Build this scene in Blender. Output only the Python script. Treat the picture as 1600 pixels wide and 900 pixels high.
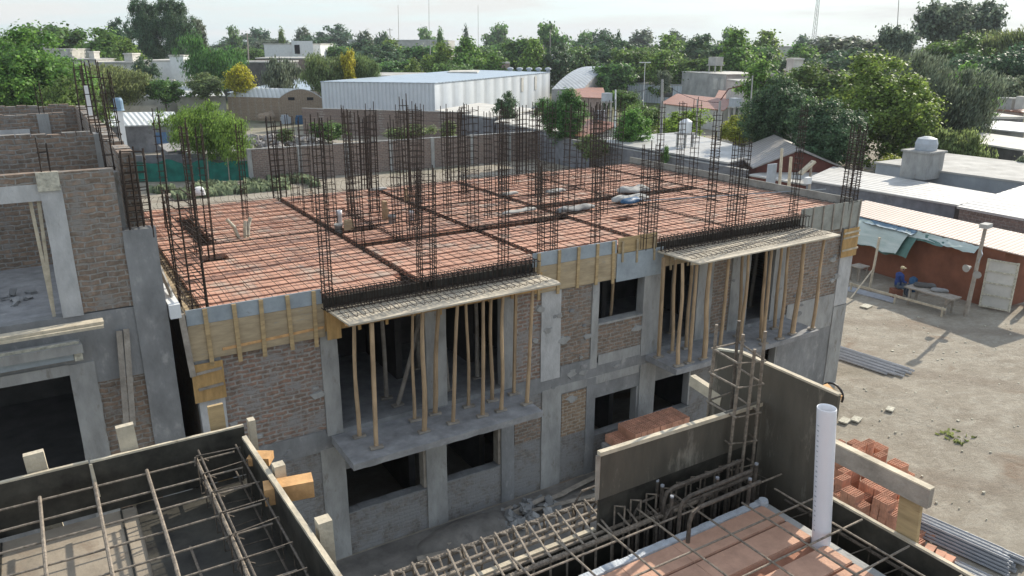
import bpy, math, random
from mathutils import Vector, Matrix, noise
random.seed(7)
R = math.radians
scene = bpy.context.scene
col = scene.collection
for o in list(bpy.data.objects): bpy.data.objects.remove(o)

# ------------------------------------------------------------------ camera
H = 10.6
F = 1197.12
YAW, PITCH, ROLL = R(58.437), R(17.595), R(0.115)
cy, sy, cp, sp = math.cos(YAW), math.sin(YAW), math.cos(PITCH), math.sin(PITCH)
FW = Vector((cy*cp, sy*cp, -sp)); RT0 = Vector((sy, -cy, 0)); UP0 = RT0.cross(FW)
RT = RT0*math.cos(ROLL) + UP0*math.sin(ROLL); UPV = UP0*math.cos(ROLL) - RT0*math.sin(ROLL)
CAM = Vector((0, 0, H))
cd = bpy.data.cameras.new('camera'); cam = bpy.data.objects.new('camera', cd); col.objects.link(cam)
m = Matrix.Identity(4)
for i in range(3):
    m[i][0], m[i][1], m[i][2], m[i][3] = RT[i], UPV[i], -FW[i], CAM[i]
cam.matrix_world = m
cd.sensor_width = 36; cd.lens = 36*F/1600; cd.clip_start = .05; cd.clip_end = 20000
scene.camera = cam
# ------------------------------------------------------------------ light
SUN_AZ, SUN_EL = R(14.4), R(30)
world = bpy.data.worlds.new('World'); scene.world = world; world.use_nodes = True
wt = world.node_tree; wt.nodes.clear()
def wn(t, **k):
    n = wt.nodes.new(t)
    for a, b in k.items(): setattr(n, a, b)
    return n
wo = wn('ShaderNodeOutputWorld'); wb = wn('ShaderNodeBackground'); wb.inputs[1].default_value = .15
sky = wn('ShaderNodeTexSky', sky_type='NISHITA'); sky.sun_disc = False
sky.sun_elevation = SUN_EL; sky.sun_rotation = R(90)-SUN_AZ; sky.altitude = 700; sky.air_density = 1.0; sky.dust_density = .6; sky.ozone_density = 1.2
tc = wn('ShaderNodeTexCoord'); mp = wn('ShaderNodeMapping'); mp.inputs['Scale'].default_value = (1.6, 1.6, 16)
nz = wn('ShaderNodeTexNoise'); nz.inputs['Scale'].default_value = 2.3; nz.inputs['Detail'].default_value = 7; nz.inputs['Roughness'].default_value = .6
rp = wn('ShaderNodeValToRGB'); rp.color_ramp.elements[0].position = .42; rp.color_ramp.elements[1].position = .6
mx = wn('ShaderNodeMix', data_type='RGBA'); mx.inputs[7].default_value = (2.65, 2.66, 2.56, 1)
veil = wn('ShaderNodeMix', data_type='RGBA'); veil.inputs[7].default_value = (1.8, 2.2, 2.38, 1)
spz = wn('ShaderNodeSeparateXYZ'); vr = wn('ShaderNodeMapRange'); vr.inputs[1].default_value = 0; vr.inputs[2].default_value = .35; vr.inputs[3].default_value = .93; vr.inputs[4].default_value = .25
ml = wn('ShaderNodeMath', operation='MULTIPLY'); ml.inputs[1].default_value = .95
wt.links.new(tc.outputs['Generated'], mp.inputs[0]); wt.links.new(mp.outputs[0], nz.inputs[0]); wt.links.new(nz.outputs[0], rp.inputs[0])
wt.links.new(rp.outputs[0], ml.inputs[0]); wt.links.new(ml.outputs[0], mx.inputs[0]); wt.links.new(tc.outputs['Generated'], spz.inputs[0]); wt.links.new(spz.outputs[2], vr.inputs[0]); wt.links.new(vr.outputs[0], veil.inputs[0]); wt.links.new(sky.outputs[0], veil.inputs[6]); wt.links.new(veil.outputs[2], mx.inputs[6])
wt.links.new(mx.outputs[2], wb.inputs[0]); wt.links.new(wb.outputs[0], wo.inputs[0])
sd = bpy.data.lights.new('sun', 'SUN'); sd.energy = 2.75; sd.angle = R(.55); sd.color = (1, .92, .79)
sun = bpy.data.objects.new('sun', sd); col.objects.link(sun); sun.location = (60, 20, 60)
sdir = Vector((math.cos(SUN_EL)*math.cos(SUN_AZ), math.cos(SUN_EL)*math.sin(SUN_AZ), math.sin(SUN_EL)))
sun.rotation_euler = sdir.to_track_quat('Z', 'Y').to_euler()
vs = scene.view_settings; vs.view_transform = 'Standard'; vs.look = 'None'; vs.exposure = 1.15; vs.gamma = 1; vs.use_curve_mapping = False
scene.render.engine = 'CYCLES'
scene.cycles.max_bounces = 6; scene.cycles.diffuse_bounces = 3; scene.cycles.transmission_bounces = 3; scene.cycles.transparent_max_bounces = 6

# ------------------------------------------------------------------ surveying helpers (turn a sighting into a world point on a known plane)
def ray(x, y): return FW + RT*((x-800)/F) - UPV*((y-450)/F)
def G(x, y, z=0.):
    d = ray(x, y); return CAM + d*((z-H)/d.z)
def GY(x, y, Y):
    d = ray(x, y); return CAM + d*(Y/d.y)
def GX(x, y, X):
    d = ray(x, y); return CAM + d*(X/d.x)
def GD(x, y, D): return CAM + ray(x, y)*D
def proj(P):
    v = Vector(P)-CAM; k = v.dot(FW); return 800+F*v.dot(RT)/k, 450-F*v.dot(UPV)/k, k
def zat(P, y):
    # height over ground point P at which the sight line crosses picture row y
    best = None
    lo, hi = -3., 60.
    for _ in range(40):
        mid = (lo+hi)/2; v = Vector((P[0], P[1], mid))-CAM; yy = 450-F*(v.dot(UPV))/v.dot(FW) if v.dot(FW) > .05 else -1e6
        if yy > y: lo = mid
        else: hi = mid
    return lo

# ------------------------------------------------------------------ materials
M = {}
def mat(name, base, rough=.85, var=.25, scale=3., bump=.3, bscale=30., c2=None, stretch=None, metallic=0., detail=6, spots=None, island=0., trans=0., spec=.3):
    m = bpy.data.materials.new(name); m.use_nodes = True; t = m.node_tree; N = t.nodes; L = t.links
    b = N['Principled BSDF']; b.inputs['Roughness'].default_value = rough; b.inputs['Metallic'].default_value = metallic
    b.inputs['Specular IOR Level'].default_value = spec
    g = N.new('ShaderNodeNewGeometry')
    mpp = N.new('ShaderNodeMapping'); L.new(g.outputs['Position'], mpp.inputs[0])
    if stretch: mpp.inputs['Scale'].default_value = stretch
    n1 = N.new('ShaderNodeTexNoise'); n1.inputs['Scale'].default_value = scale; n1.inputs['Detail'].default_value = detail; n1.inputs['Roughness'].default_value = .65
    L.new(mpp.outputs[0], n1.inputs[0])
    r = N.new('ShaderNodeValToRGB'); r.color_ramp.elements[0].position = .3; r.color_ramp.elements[1].position = .7
    c = base; d = c2 or tuple(x*(1-var*1.6) for x in base)
    r.color_ramp.elements[0].color = (*d, 1); r.color_ramp.elements[1].color = (*(tuple(min(1, x*(1+var)) for x in base) if not c2 else base), 1)
    L.new(n1.outputs[0], r.inputs[0]); out = r.outputs[0]
    if spots:
        n3 = N.new('ShaderNodeTexNoise'); n3.inputs['Scale'].default_value = spots[1]; n3.inputs['Detail'].default_value = 8; n3.inputs['Roughness'].default_value = .7
        L.new(mpp.outputs[0], n3.inputs[0])
        r3 = N.new('ShaderNodeValToRGB'); r3.color_ramp.elements[0].position = spots[2]; r3.color_ramp.elements[1].position = spots[2]+.12
        mm = N.new('ShaderNodeMix'); mm.data_type = 'RGBA'; L.new(n3.outputs[0], r3.inputs[0]); L.new(r3.outputs[0], mm.inputs[0]); L.new(out, mm.inputs[6]); mm.inputs[7].default_value = (*spots[0], 1); out = mm.outputs[2]
    if island:
        hs = N.new('ShaderNodeHueSaturation'); oi = N.new('ShaderNodeObjectInfo')
        mr = N.new('ShaderNodeMapRange'); mr.inputs[3].default_value = 1-island; mr.inputs[4].default_value = 1+island
        ad = N.new('ShaderNodeMath'); ad.operation = 'ADD'; L.new(g.outputs['Random Per Island'], ad.inputs[0]); L.new(oi.outputs['Random'], ad.inputs[1])
        ml_ = N.new('ShaderNodeMath'); ml_.operation = 'MULTIPLY'; ml_.inputs[1].default_value = .5; L.new(ad.outputs[0], ml_.inputs[0]); L.new(ml_.outputs[0], mr.inputs[0])
        L.new(mr.outputs[0], hs.inputs['Value']); L.new(out, hs.inputs['Color']); out = hs.outputs[0]
    L.new(out, b.inputs['Base Color'])
    if bump:
        n2 = N.new('ShaderNodeTexNoise'); n2.inputs['Scale'].default_value = bscale; n2.inputs['Detail'].default_value = 5
        L.new(mpp.outputs[0], n2.inputs[0])
        bp = N.new('ShaderNodeBump'); bp.inputs['Strength'].default_value = bump; bp.inputs['Distance'].default_value = .02
        L.new(n2.outputs[0], bp.inputs['Height']); L.new(bp.outputs[0], b.inputs['Normal'])
    m['b'] = 1
    M[name] = m
    return m
def brickmat(name, c1, c2, mortar, bw=.26, rh=.092, ms=.016, plaster=.5, pcol=(.25, .24, .22), sc=1.):
    m = bpy.data.materials.new(name); m.use_nodes = True; t = m.node_tree; N = t.nodes; L = t.links
    b = N['Principled BSDF']; b.inputs['Roughness'].default_value = .92; b.inputs['Specular IOR Level'].default_value = .2
    g = N.new('ShaderNodeNewGeometry'); s = N.new('ShaderNodeSeparateXYZ'); L.new(g.outputs['Position'], s.inputs[0])
    a = N.new('ShaderNodeMath'); a.operation = 'ADD'; L.new(s.outputs[0], a.inputs[0]); L.new(s.outputs[1], a.inputs[1])
    cb = N.new('ShaderNodeCombineXYZ'); L.new(a.outputs[0], cb.inputs[0]); L.new(s.outputs[2], cb.inputs[1])
    nd = N.new('ShaderNodeTexNoise'); nd.inputs['Scale'].default_value = 5/sc; nd.inputs['Detail'].default_value = 4; L.new(g.outputs['Position'], nd.inputs[0])
    sb = N.new('ShaderNodeVectorMath'); sb.operation = 'SUBTRACT'; sb.inputs[1].default_value = (.5, .5, .5); L.new(nd.outputs['Color'], sb.inputs[0])
    sc_ = N.new('ShaderNodeVectorMath'); sc_.operation = 'SCALE'; sc_.inputs['Scale'].default_value = .1; L.new(sb.outputs[0], sc_.inputs[0])
    ad = N.new('ShaderNodeVectorMath'); ad.operation = 'ADD'; L.new(cb.outputs[0], ad.inputs[0]); L.new(sc_.outputs[0], ad.inputs[1])
    br = N.new('ShaderNodeTexBrick'); L.new(ad.outputs[0], br.inputs['Vector'])
    br.inputs['Color1'].default_value = (*c1, 1); br.inputs['Color2'].default_value = (*c2, 1); br.inputs['Mortar'].default_value = (*mortar, 1)
    br.inputs['Scale'].default_value = 1; br.inputs['Mortar Size'].default_value = ms; br.inputs['Mortar Smooth'].default_value = .35
    br.inputs['Brick Width'].default_value = bw; br.inputs['Row Height'].default_value = rh; br.inputs['Bias'].default_value = 0
    nv = N.new('ShaderNodeTexNoise'); nv.inputs['Scale'].default_value = 9; nv.inputs['Detail'].default_value = 8; nv.inputs['Roughness'].default_value = .7; L.new(g.outputs['Position'], nv.inputs[0])
    hs = N.new('ShaderNodeHueSaturation'); mr = N.new('ShaderNodeMapRange'); mr.inputs[1].default_value = .25; mr.inputs[2].default_value = .75; mr.inputs[3].default_value = .55; mr.inputs[4].default_value = 1.45
    L.new(nv.outputs[0], mr.inputs[0]); L.new(mr.outputs[0], hs.inputs['Value']); L.new(br.outputs[0], hs.inputs['Color'])
    n3 = N.new('ShaderNodeTexNoise'); n3.inputs['Scale'].default_value = 2.2; n3.inputs['Detail'].default_value = 9; n3.inputs['Roughness'].default_value = .72; L.new(g.outputs['Position'], n3.inputs[0])
    r3 = N.new('ShaderNodeValToRGB'); r3.color_ramp.elements[0].position = plaster; r3.color_ramp.elements[1].position = plaster+.1; L.new(n3.outputs[0], r3.inputs[0])
    mm = N.new('ShaderNodeMix'); mm.data_type = 'RGBA'; L.new(r3.outputs[0], mm.inputs[0]); L.new(hs.outputs[0], mm.inputs[6]); mm.inputs[7].default_value = (*pcol, 1)
    L.new(mm.outputs[2], b.inputs['Base Color'])
    bp = N.new('ShaderNodeBump'); bp.inputs['Strength'].default_value = .8; bp.inputs['Distance'].default_value = .02; bp.invert = True
    h = N.new('ShaderNodeMath'); h.operation = 'MULTIPLY_ADD'; h.inputs[1].default_value = -.5; L.new(nv.outputs[0], h.inputs[0]); L.new(br.outputs['Fac'], h.inputs[2])
    L.new(h.outputs[0], bp.inputs['Height']); L.new(bp.outputs[0], b.inputs['Normal'])
    M[name] = m; return m
def corr(name, base, pitch=.25, rough=.5, ax=0, stain=.25, depth=.03, metallic=0.):
    # corrugated sheet: ribs run across the given axis (0: x+y on walls, 1: x, 2: y)
    m = bpy.data.materials.new(name); m.use_nodes = True; t = m.node_tree; N = t.nodes; L = t.links
    b = N['Principled BSDF']; b.inputs['Roughness'].default_value = rough; b.inputs['Metallic'].default_value = metallic
    g = N.new('ShaderNodeNewGeometry'); s = N.new('ShaderNodeSeparateXYZ'); L.new(g.outputs['Position'], s.inputs[0])
    if ax == 0:
        a = N.new('ShaderNodeMath'); a.operation = 'SUBTRACT'; L.new(s.outputs[0], a.inputs[0]); L.new(s.outputs[1], a.inputs[1]); src = a.outputs[0]
    else: src = s.outputs[ax-1]
    k = N.new('ShaderNodeMath'); k.operation = 'MULTIPLY'; k.inputs[1].default_value = 2*math.pi/pitch; L.new(src, k.inputs[0])
    sn = N.new('ShaderNodeMath'); sn.operation = 'SINE'; L.new(k.outputs[0], sn.inputs[0])
    n1 = N.new('ShaderNodeTexNoise'); n1.inputs['Scale'].default_value = .7; n1.inputs['Detail'].default_value = 8; n1.inputs['Roughness'].default_value = .7; L.new(g.outputs['Position'], n1.inputs[0])
    r = N.new('ShaderNodeValToRGB'); r.color_ramp.elements[0].position = .3; r.color_ramp.elements[1].position = .65
    r.color_ramp.elements[0].color = (*(x*(1-stain) for x in base), 1); r.color_ramp.elements[1].color = (*base, 1); L.new(n1.outputs[0], r.inputs[0])
    st_ = N.new('ShaderNodeMapRange'); st_.inputs[1].default_value = -.9; st_.inputs[2].default_value = -.3; st_.inputs[3].default_value = .8; st_.inputs[4].default_value = 1; L.new(sn.outputs[0], st_.inputs[0])  # groove shade painted in: colour darkened at the bottom of each rib
    hv = N.new('ShaderNodeHueSaturation'); L.new(r.outputs[0], hv.inputs['Color']); L.new(st_.outputs[0], hv.inputs['Value']); L.new(hv.outputs[0], b.inputs['Base Color'])
    bp = N.new('ShaderNodeBump'); bp.inputs['Strength'].default_value = 1; bp.inputs['Distance'].default_value = depth; L.new(sn.outputs[0], bp.inputs['Height']); L.new(bp.outputs[0], b.inputs['Normal'])
    M[name] = m; return m
def leafmat(name, base, tr=.35):
    m = bpy.data.materials.new(name); m.use_nodes = True; t = m.node_tree; N = t.nodes; L = t.links
    b = N['Principled BSDF']; b.inputs['Roughness'].default_value = .55; b.inputs['Specular IOR Level'].default_value = .25
    g = N.new('ShaderNodeNewGeometry'); oi = N.new('ShaderNodeObjectInfo')
    mr = N.new('ShaderNodeMapRange'); mr.inputs[3].default_value = .4; mr.inputs[4].default_value = 1.75; L.new(g.outputs['Random Per Island'], mr.inputs[0])
    m2 = N.new('ShaderNodeMapRange'); m2.inputs[3].default_value = .475; m2.inputs[4].default_value = .525; L.new(oi.outputs['Random'], m2.inputs[0])
    hs = N.new('ShaderNodeHueSaturation'); hs.inputs['Color'].default_value = (*base, 1); L.new(mr.outputs[0], hs.inputs['Value']); L.new(m2.outputs[0], hs.inputs['Hue'])
    L.new(hs.outputs[0], b.inputs['Base Color'])
    tl = N.new('ShaderNodeBsdfTranslucent'); h2 = N.new('ShaderNodeHueSaturation'); h2.inputs['Hue'].default_value = .485; h2.inputs['Value'].default_value = 1.7; L.new(hs.outputs[0], h2.inputs['Color']); L.new(h2.outputs[0], tl.inputs[0])
    ms = N.new('ShaderNodeMixShader'); ms.inputs[0].default_value = tr; L.new(b.outputs[0], ms.inputs[1]); L.new(tl.outputs[0], ms.inputs[2]); L.new(ms.outputs[0], N['Material Output'].inputs[0])
    M[name] = m; return m
brickmat('brick', (.285, .205, .15), (.2, .155, .12), (.29, .27, .24), plaster=.53, pcol=(.27, .25, .225))
brickmat('brick_red', (.30, .19, .14), (.22, .165, .13), (.32, .295, .265), plaster=.5, pcol=(.3, .28, .26), ms=.022)
brickmat('brick_tan', (.33, .24, .16), (.26, .18, .12), (.36, .32, .26), plaster=.62, pcol=(.33, .3, .26))
brickmat('brick_pink', (.26, .19, .155), (.2, .15, .125), (.3, .27, .24), plaster=.6, pcol=(.27, .25, .22), bw=.36, rh=.15)
brickmat('brick_render', (.225, .2, .175), (.2, .18, .16), (.25, .24, .225), plaster=.42, pcol=(.27, .265, .255))
mat('concrete', (.36, .355, .335), var=.2, scale=2.6, stretch=(1, 1, .4), bump=.5, bscale=22, spots=((.24, .22, .19), 5.5, .58))
mat('concrete_dark', (.255, .255, .25), var=.22, scale=1.8, stretch=(1, 1, .6), bump=.5, bscale=18, spots=((.36, .35, .33), 3.6, .57))
mat('concrete_white', (.48, .475, .46), stretch=(1, 1, .5), var=.16, scale=4, bump=.5, bscale=30, spots=((.25, .23, .21), 7, .64))
mat('concrete_floor', (.3, .3, .3), var=.2, scale=3, bump=.5, bscale=14, spots=((.42, .41, .38), 6, .62))
mat('inside', (.07, .065, .06), var=.2, scale=2)  # near-black for inner walls and floor: room darkness put into the colour
mat('rust', (.043, .031, .024), rough=.8, var=.35, scale=40, bump=0, spec=.3)
mat('rust_light', (.27, .225, .175), rough=.6, var=.35, scale=30, bump=.4, bscale=160, metallic=.1)
mat('bar_dark', (.15, .125, .1), rough=.55, var=.35, scale=30, bump=.5, bscale=160, metallic=.35)
mat('ply_yellow', (.47, .34, .18), var=.2, scale=2.5, stretch=(1, 1, 6), bump=.1, spots=((.27, .17, .08), 7, .6))
mat('ply_tan', (.42, .33, .21), var=.18, scale=2.2, stretch=(1, 1, 5), bump=.1, spots=((.3, .29, .26), 3, .58))
mat('ply_ochre', (.46, .29, .12), var=.2, scale=2.5, stretch=(4, 4, 1), bump=.1, spots=((.25, .14, .05), 8, .63))
mat('ply_blue', (.34, .38, .4), var=.14, scale=3, bump=.15, spots=((.25, .24, .22), 9, .63))
mat('ply_grey', (.33, .33, .29), var=.2, scale=2, bump=.2, spots=((.22, .19, .14), 6, .6))
mat('ply_dirty', (.145, .125, .095), rough=.62, c2=(.045, .042, .033), scale=1.9, stretch=(1, 1, .3), bump=.4, bscale=14, spots=((.27, .24, .19), 4.5, .57), spec=.45)
mat('ply_black_shade', (.05, .046, .036), rough=.6, var=.5, scale=4, bump=.35, bscale=10, spots=((.12, .09, .045), 7, .66), spec=.4)  # oiled boards, also painted shade on the form floor and trench walls
mat('ply_floor', (.33, .28, .215), rough=.8, var=.25, scale=1.8, bump=.2, spots=((.25, .2, .15), 4.5, .56))
mat('cement_edge', (.55, .52, .42), var=.3, scale=12, bump=.8, bscale=40)
mat('sheet_pale', (.52, .46, .36), var=.15, scale=3, bump=.1, spots=((.36, .3, .22), 6, .6))
mat('wood_pole', (.43, .305, .185), var=.22, scale=6, stretch=(1, 1, .3), bump=.5, bscale=20, spots=((.16, .1, .06), 11, .67), island=.25)
mat('wood_grey', (.34, .3, .25), var=.22, scale=5, bump=.4, bscale=30, island=.15)
mat('wood_pale', (.55, .48, .36), var=.2, scale=5, bump=.4, bscale=30, spots=((.33, .27, .19), 9, .6), island=.12)
mat('wood_new', (.62, .36, .16), var=.2, scale=7, bump=.3, bscale=30)
mat('clay', (.61, .32, .21), var=.2, scale=4, bump=.3, bscale=30, spots=((.36, .19, .125), 3, .58), island=.16)
mat('clay_deck', (.56, .315, .225), var=.14, scale=1.4, bump=.3, bscale=18, spots=((.46, .35, .28), 1.6, .52), island=.07)
mat('clay_fg', (.52, .31, .215), var=.12, scale=9, bump=.25, bscale=60, spots=((.3, .16, .1), 14, .68), island=.10)
mat('joist', (.34, .16, .1), var=.25, scale=5)
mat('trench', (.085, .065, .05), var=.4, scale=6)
mat('styro', (.5, .53, .56), rough=.6, var=.15, scale=20, bump=.6, bscale=60)
mat('pvc', (.74, .75, .78), rough=.36, var=.03, scale=3, bump=0, spec=.45, spots=((.6, .6, .6), 9, .63))
mat('white_paint', (.74, .75, .74), rough=.6, var=.06, scale=2, bump=.1)
mat('offwhite', (.55, .53, .48), rough=.8, var=.15, scale=.9, bump=.2, spots=((.4, .37, .32), .6, .6))
mat('dirtywhite', (.42, .41, .38), rough=.85, var=.2, scale=.6, bump=.2, spots=((.3, .28, .25), .8, .58))
mat('greywall', (.2, .2, .21), rough=.9, var=.25, scale=1.2, bump=.4, bscale=8, spots=((.26, .25, .24), 1.5, .58))
mat('pinkwall', (.36, .27, .23), rough=.9, var=.2, scale=1.5)
mat('darkwall', (.11, .105, .1), rough=.9, var=.3, scale=1)
mat('terracotta_wall', (.235, .095, .055), rough=.85, var=.18, scale=1.1, bump=.2, spots=((.19, .085, .055), 1.4, .6))
mat('redbrown', (.16, .06, .045), rough=.9, var=.2, scale=2)
mat('dark', (.015, .015, .017), rough=.9, var=.1, bump=0)
mat('black_plastic', (.02, .02, .02), rough=.4, bump=0)
mat('steel', (.40, .42, .45), rough=.45, var=.12, scale=5, metallic=.2, bump=.1)
mat('tankgrey', (.42, .45, .48), rough=.6, var=.1, bump=0)
mat('tankblue', (.2, .3, .4), rough=.6, var=.1, bump=0)
mat('blue_door', (.09, .17, .3), rough=.6, var=.15)
mat('green_net', (.015, .15, .115), rough=.8, var=.25, scale=1.5, bump=.8, bscale=2)
mat('tarp_white', (.56, .6, .55), rough=.6, c2=(.36, .44, .4), scale=2.1, stretch=(1, .35, 3.2), bump=.3)
mat('tarp_green', (.10, .19, .16), rough=.6, var=.15, scale=2, bump=.3)
mat('tarp_blue', (.12, .2, .27), rough=.6, var=.1, scale=2, bump=.3)
mat('bark', (.14, .11, .085), var=.35, scale=3, bump=.8, bscale=9)
mat('denim', (.03, .06, .2), rough=.9, var=.2, scale=8)
mat('jeans', (.10, .13, .17), rough=.9, var=.2, scale=8)
mat('skin', (.33, .18, .12), rough=.6, var=.05, bump=0)
mat('cap', (.5, .42, .25), rough=.8, var=.05, bump=0)
mat('bluetarp', (.03, .10, .2), rough=.5, var=.2, scale=6)
mat('rubble', (.34, .32, .3), var=.3, scale=4, bump=.6, island=.3)
corr('sheet_white', (.66, .70, .73), pitch=.75, ax=0, stain=.12, depth=.05)
corr('sheet_bright', (.66, .68, .67), pitch=.5, ax=1, stain=.2, depth=.03)
corr('sheet_grey', (.40, .43, .45), pitch=.8, ax=1, stain=.3, depth=.015)
corr('roof_bright', (.52, .51, .48), pitch=.55, ax=1, stain=.4, depth=.02)
mat('dirt_dark_shade', (.2, .185, .165), var=.3, scale=1.2, bump=.8, bscale=9, spots=((.13, .12, .11), 3, .55))  # dark soil of the mound, also painted shade on the facade strip
corr('sheet_blue', (.42, .5, .57), pitch=.8, ax=1, stain=.2, depth=.04)
corr('sheet_pink', (.55, .42, .34), pitch=.22, ax=2, stain=.2, depth=.03)
corr('tile_red', (.42, .19, .12), pitch=.45, ax=2, stain=.3, depth=.05)
corr('tile_brown', (.36, .33, .30), pitch=.5, ax=2, stain=.3, depth=.05)
leafmat('leaf_mid', (.082, .155, .04), .35); leafmat('leaf_dark', (.06, .112, .052), .28); leafmat('leaf_lime', (.18, .25, .035), .4)
leafmat('leaf_olive', (.13, .175, .065), .35); leafmat('leaf_grey', (.11, .14, .09), .3); leafmat('leaf_bright', (.11, .2, .042), .4)
leafmat('leaf_yellow', (.34, .33, .03), .4); leafmat('leaf_pale', (.16, .2, .12), .3)

# ground: sandy yard near, scrub and field green further away
def groundmat():
    m = bpy.data.materials.new('earth'); m.use_nodes = True; t = m.node_tree; N = t.nodes; L = t.links
    b = N['Principled BSDF']; b.inputs['Roughness'].default_value = .95; b.inputs['Specular IOR Level'].default_value = .15
    g = N.new('ShaderNodeNewGeometry')
    def nse(s, d=8, r=.65, w=0, st=None):
        n = N.new('ShaderNodeTexNoise'); n.inputs['Scale'].default_value = s; n.inputs['Detail'].default_value = d; n.inputs['Roughness'].default_value = r; n.inputs['Distortion'].default_value = w
        if st:
            mp = N.new('ShaderNodeMapping'); mp.inputs['Scale'].default_value = st; mp.inputs['Rotation'].default_value = (0, 0, R(35)); L.new(g.outputs['Position'], mp.inputs[0]); L.new(mp.outputs[0], n.inputs[0])
        else: L.new(g.outputs['Position'], n.inputs[0])
        return n.outputs[0]
    def ramp(src, p0, p1, c0, c1):
        r = N.new('ShaderNodeValToRGB'); r.color_ramp.elements[0].position = p0; r.color_ramp.elements[1].position = p1
        r.color_ramp.elements[0].color = (*c0, 1); r.color_ramp.elements[1].color = (*c1, 1); L.new(src, r.inputs[0]); return r.outputs[0]
    def mixc(f, a, b_):
        k = N.new('ShaderNodeMix'); k.data_type = 'RGBA'; L.new(f, k.inputs[0])
        for i, v in ((6, a), (7, b_)):
            if isinstance(v, tuple): k.inputs[i].default_value = (*v, 1)
            else: L.new(v, k.inputs[i])
        return k.outputs[2]
    basec = ramp(nse(.55), .35, .65, (.27, .235, .185), (.35, .315, .255))
    c = mixc(ramp(nse(1.3, 10, .72, .3, (1, 1.7, 1)), .46, .62, (0, 0, 0), (.8, .8, .8)), basec, (.40, .365, .30))
    c = mixc(ramp(nse(.33, 5, .6, 1), .6, .68, (0, 0, 0), (.8, .8, .8)), c, (.23, .165, .115))
    c = mixc(ramp(nse(14, 6, .7), .62, .72, (0, 0, 0), (.6, .6, .6)), c, (.2, .17, .13))
    c = mixc(ramp(nse(5.5, 10, .8), .5, .6, (0, 0, 0), (.55, .55, .55)), c, (.27, .235, .185))
    wv = N.new('ShaderNodeTexWave'); wv.inputs['Scale'].default_value = .055; wv.inputs['Distortion'].default_value = 9; wv.inputs['Detail'].default_value = 3; wv.inputs['Detail Scale'].default_value = .6; mpw = N.new('ShaderNodeMapping'); mpw.inputs['Rotation'].default_value = (0, 0, R(-50)); L.new(g.outputs['Position'], mpw.inputs[0]); L.new(mpw.outputs[0], wv.inputs[0])
    c = mixc(ramp(wv.outputs[0], .9, .98, (0, 0, 0), (.4, .4, .4)), c, (.21, .17, .13))
    c = mixc(ramp(nse(.05, 4, .5), .62, .7, (0, 0, 0), (.5, .5, .5)), c, (.12, .14, .07))
    # far away the open land is scrubby green
    ln = N.new('ShaderNodeVectorMath'); ln.operation = 'LENGTH'; L.new(g.outputs['Position'], ln.inputs[0])
    mr = N.new('ShaderNodeMapRange'); mr.inputs[1].default_value = 95; mr.inputs[2].default_value = 130; L.new(ln.outputs['Value'], mr.inputs[0])
    c = mixc(mr.outputs[0], c, ramp(nse(.02), .4, .6, (.075, .10, .04), (.16, .15, .09)))
    L.new(c, b.inputs['Base Color'])
    bp = N.new('ShaderNodeBump'); bp.inputs['Strength'].default_value = 1; bp.inputs['Distance'].default_value = .09
    L.new(nse(2.4, 10, .75, .2, (1, 1.5, 1)), bp.inputs['Height']); L.new(bp.outputs[0], b.inputs['Normal'])
    M['earth'] = m
groundmat()

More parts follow.
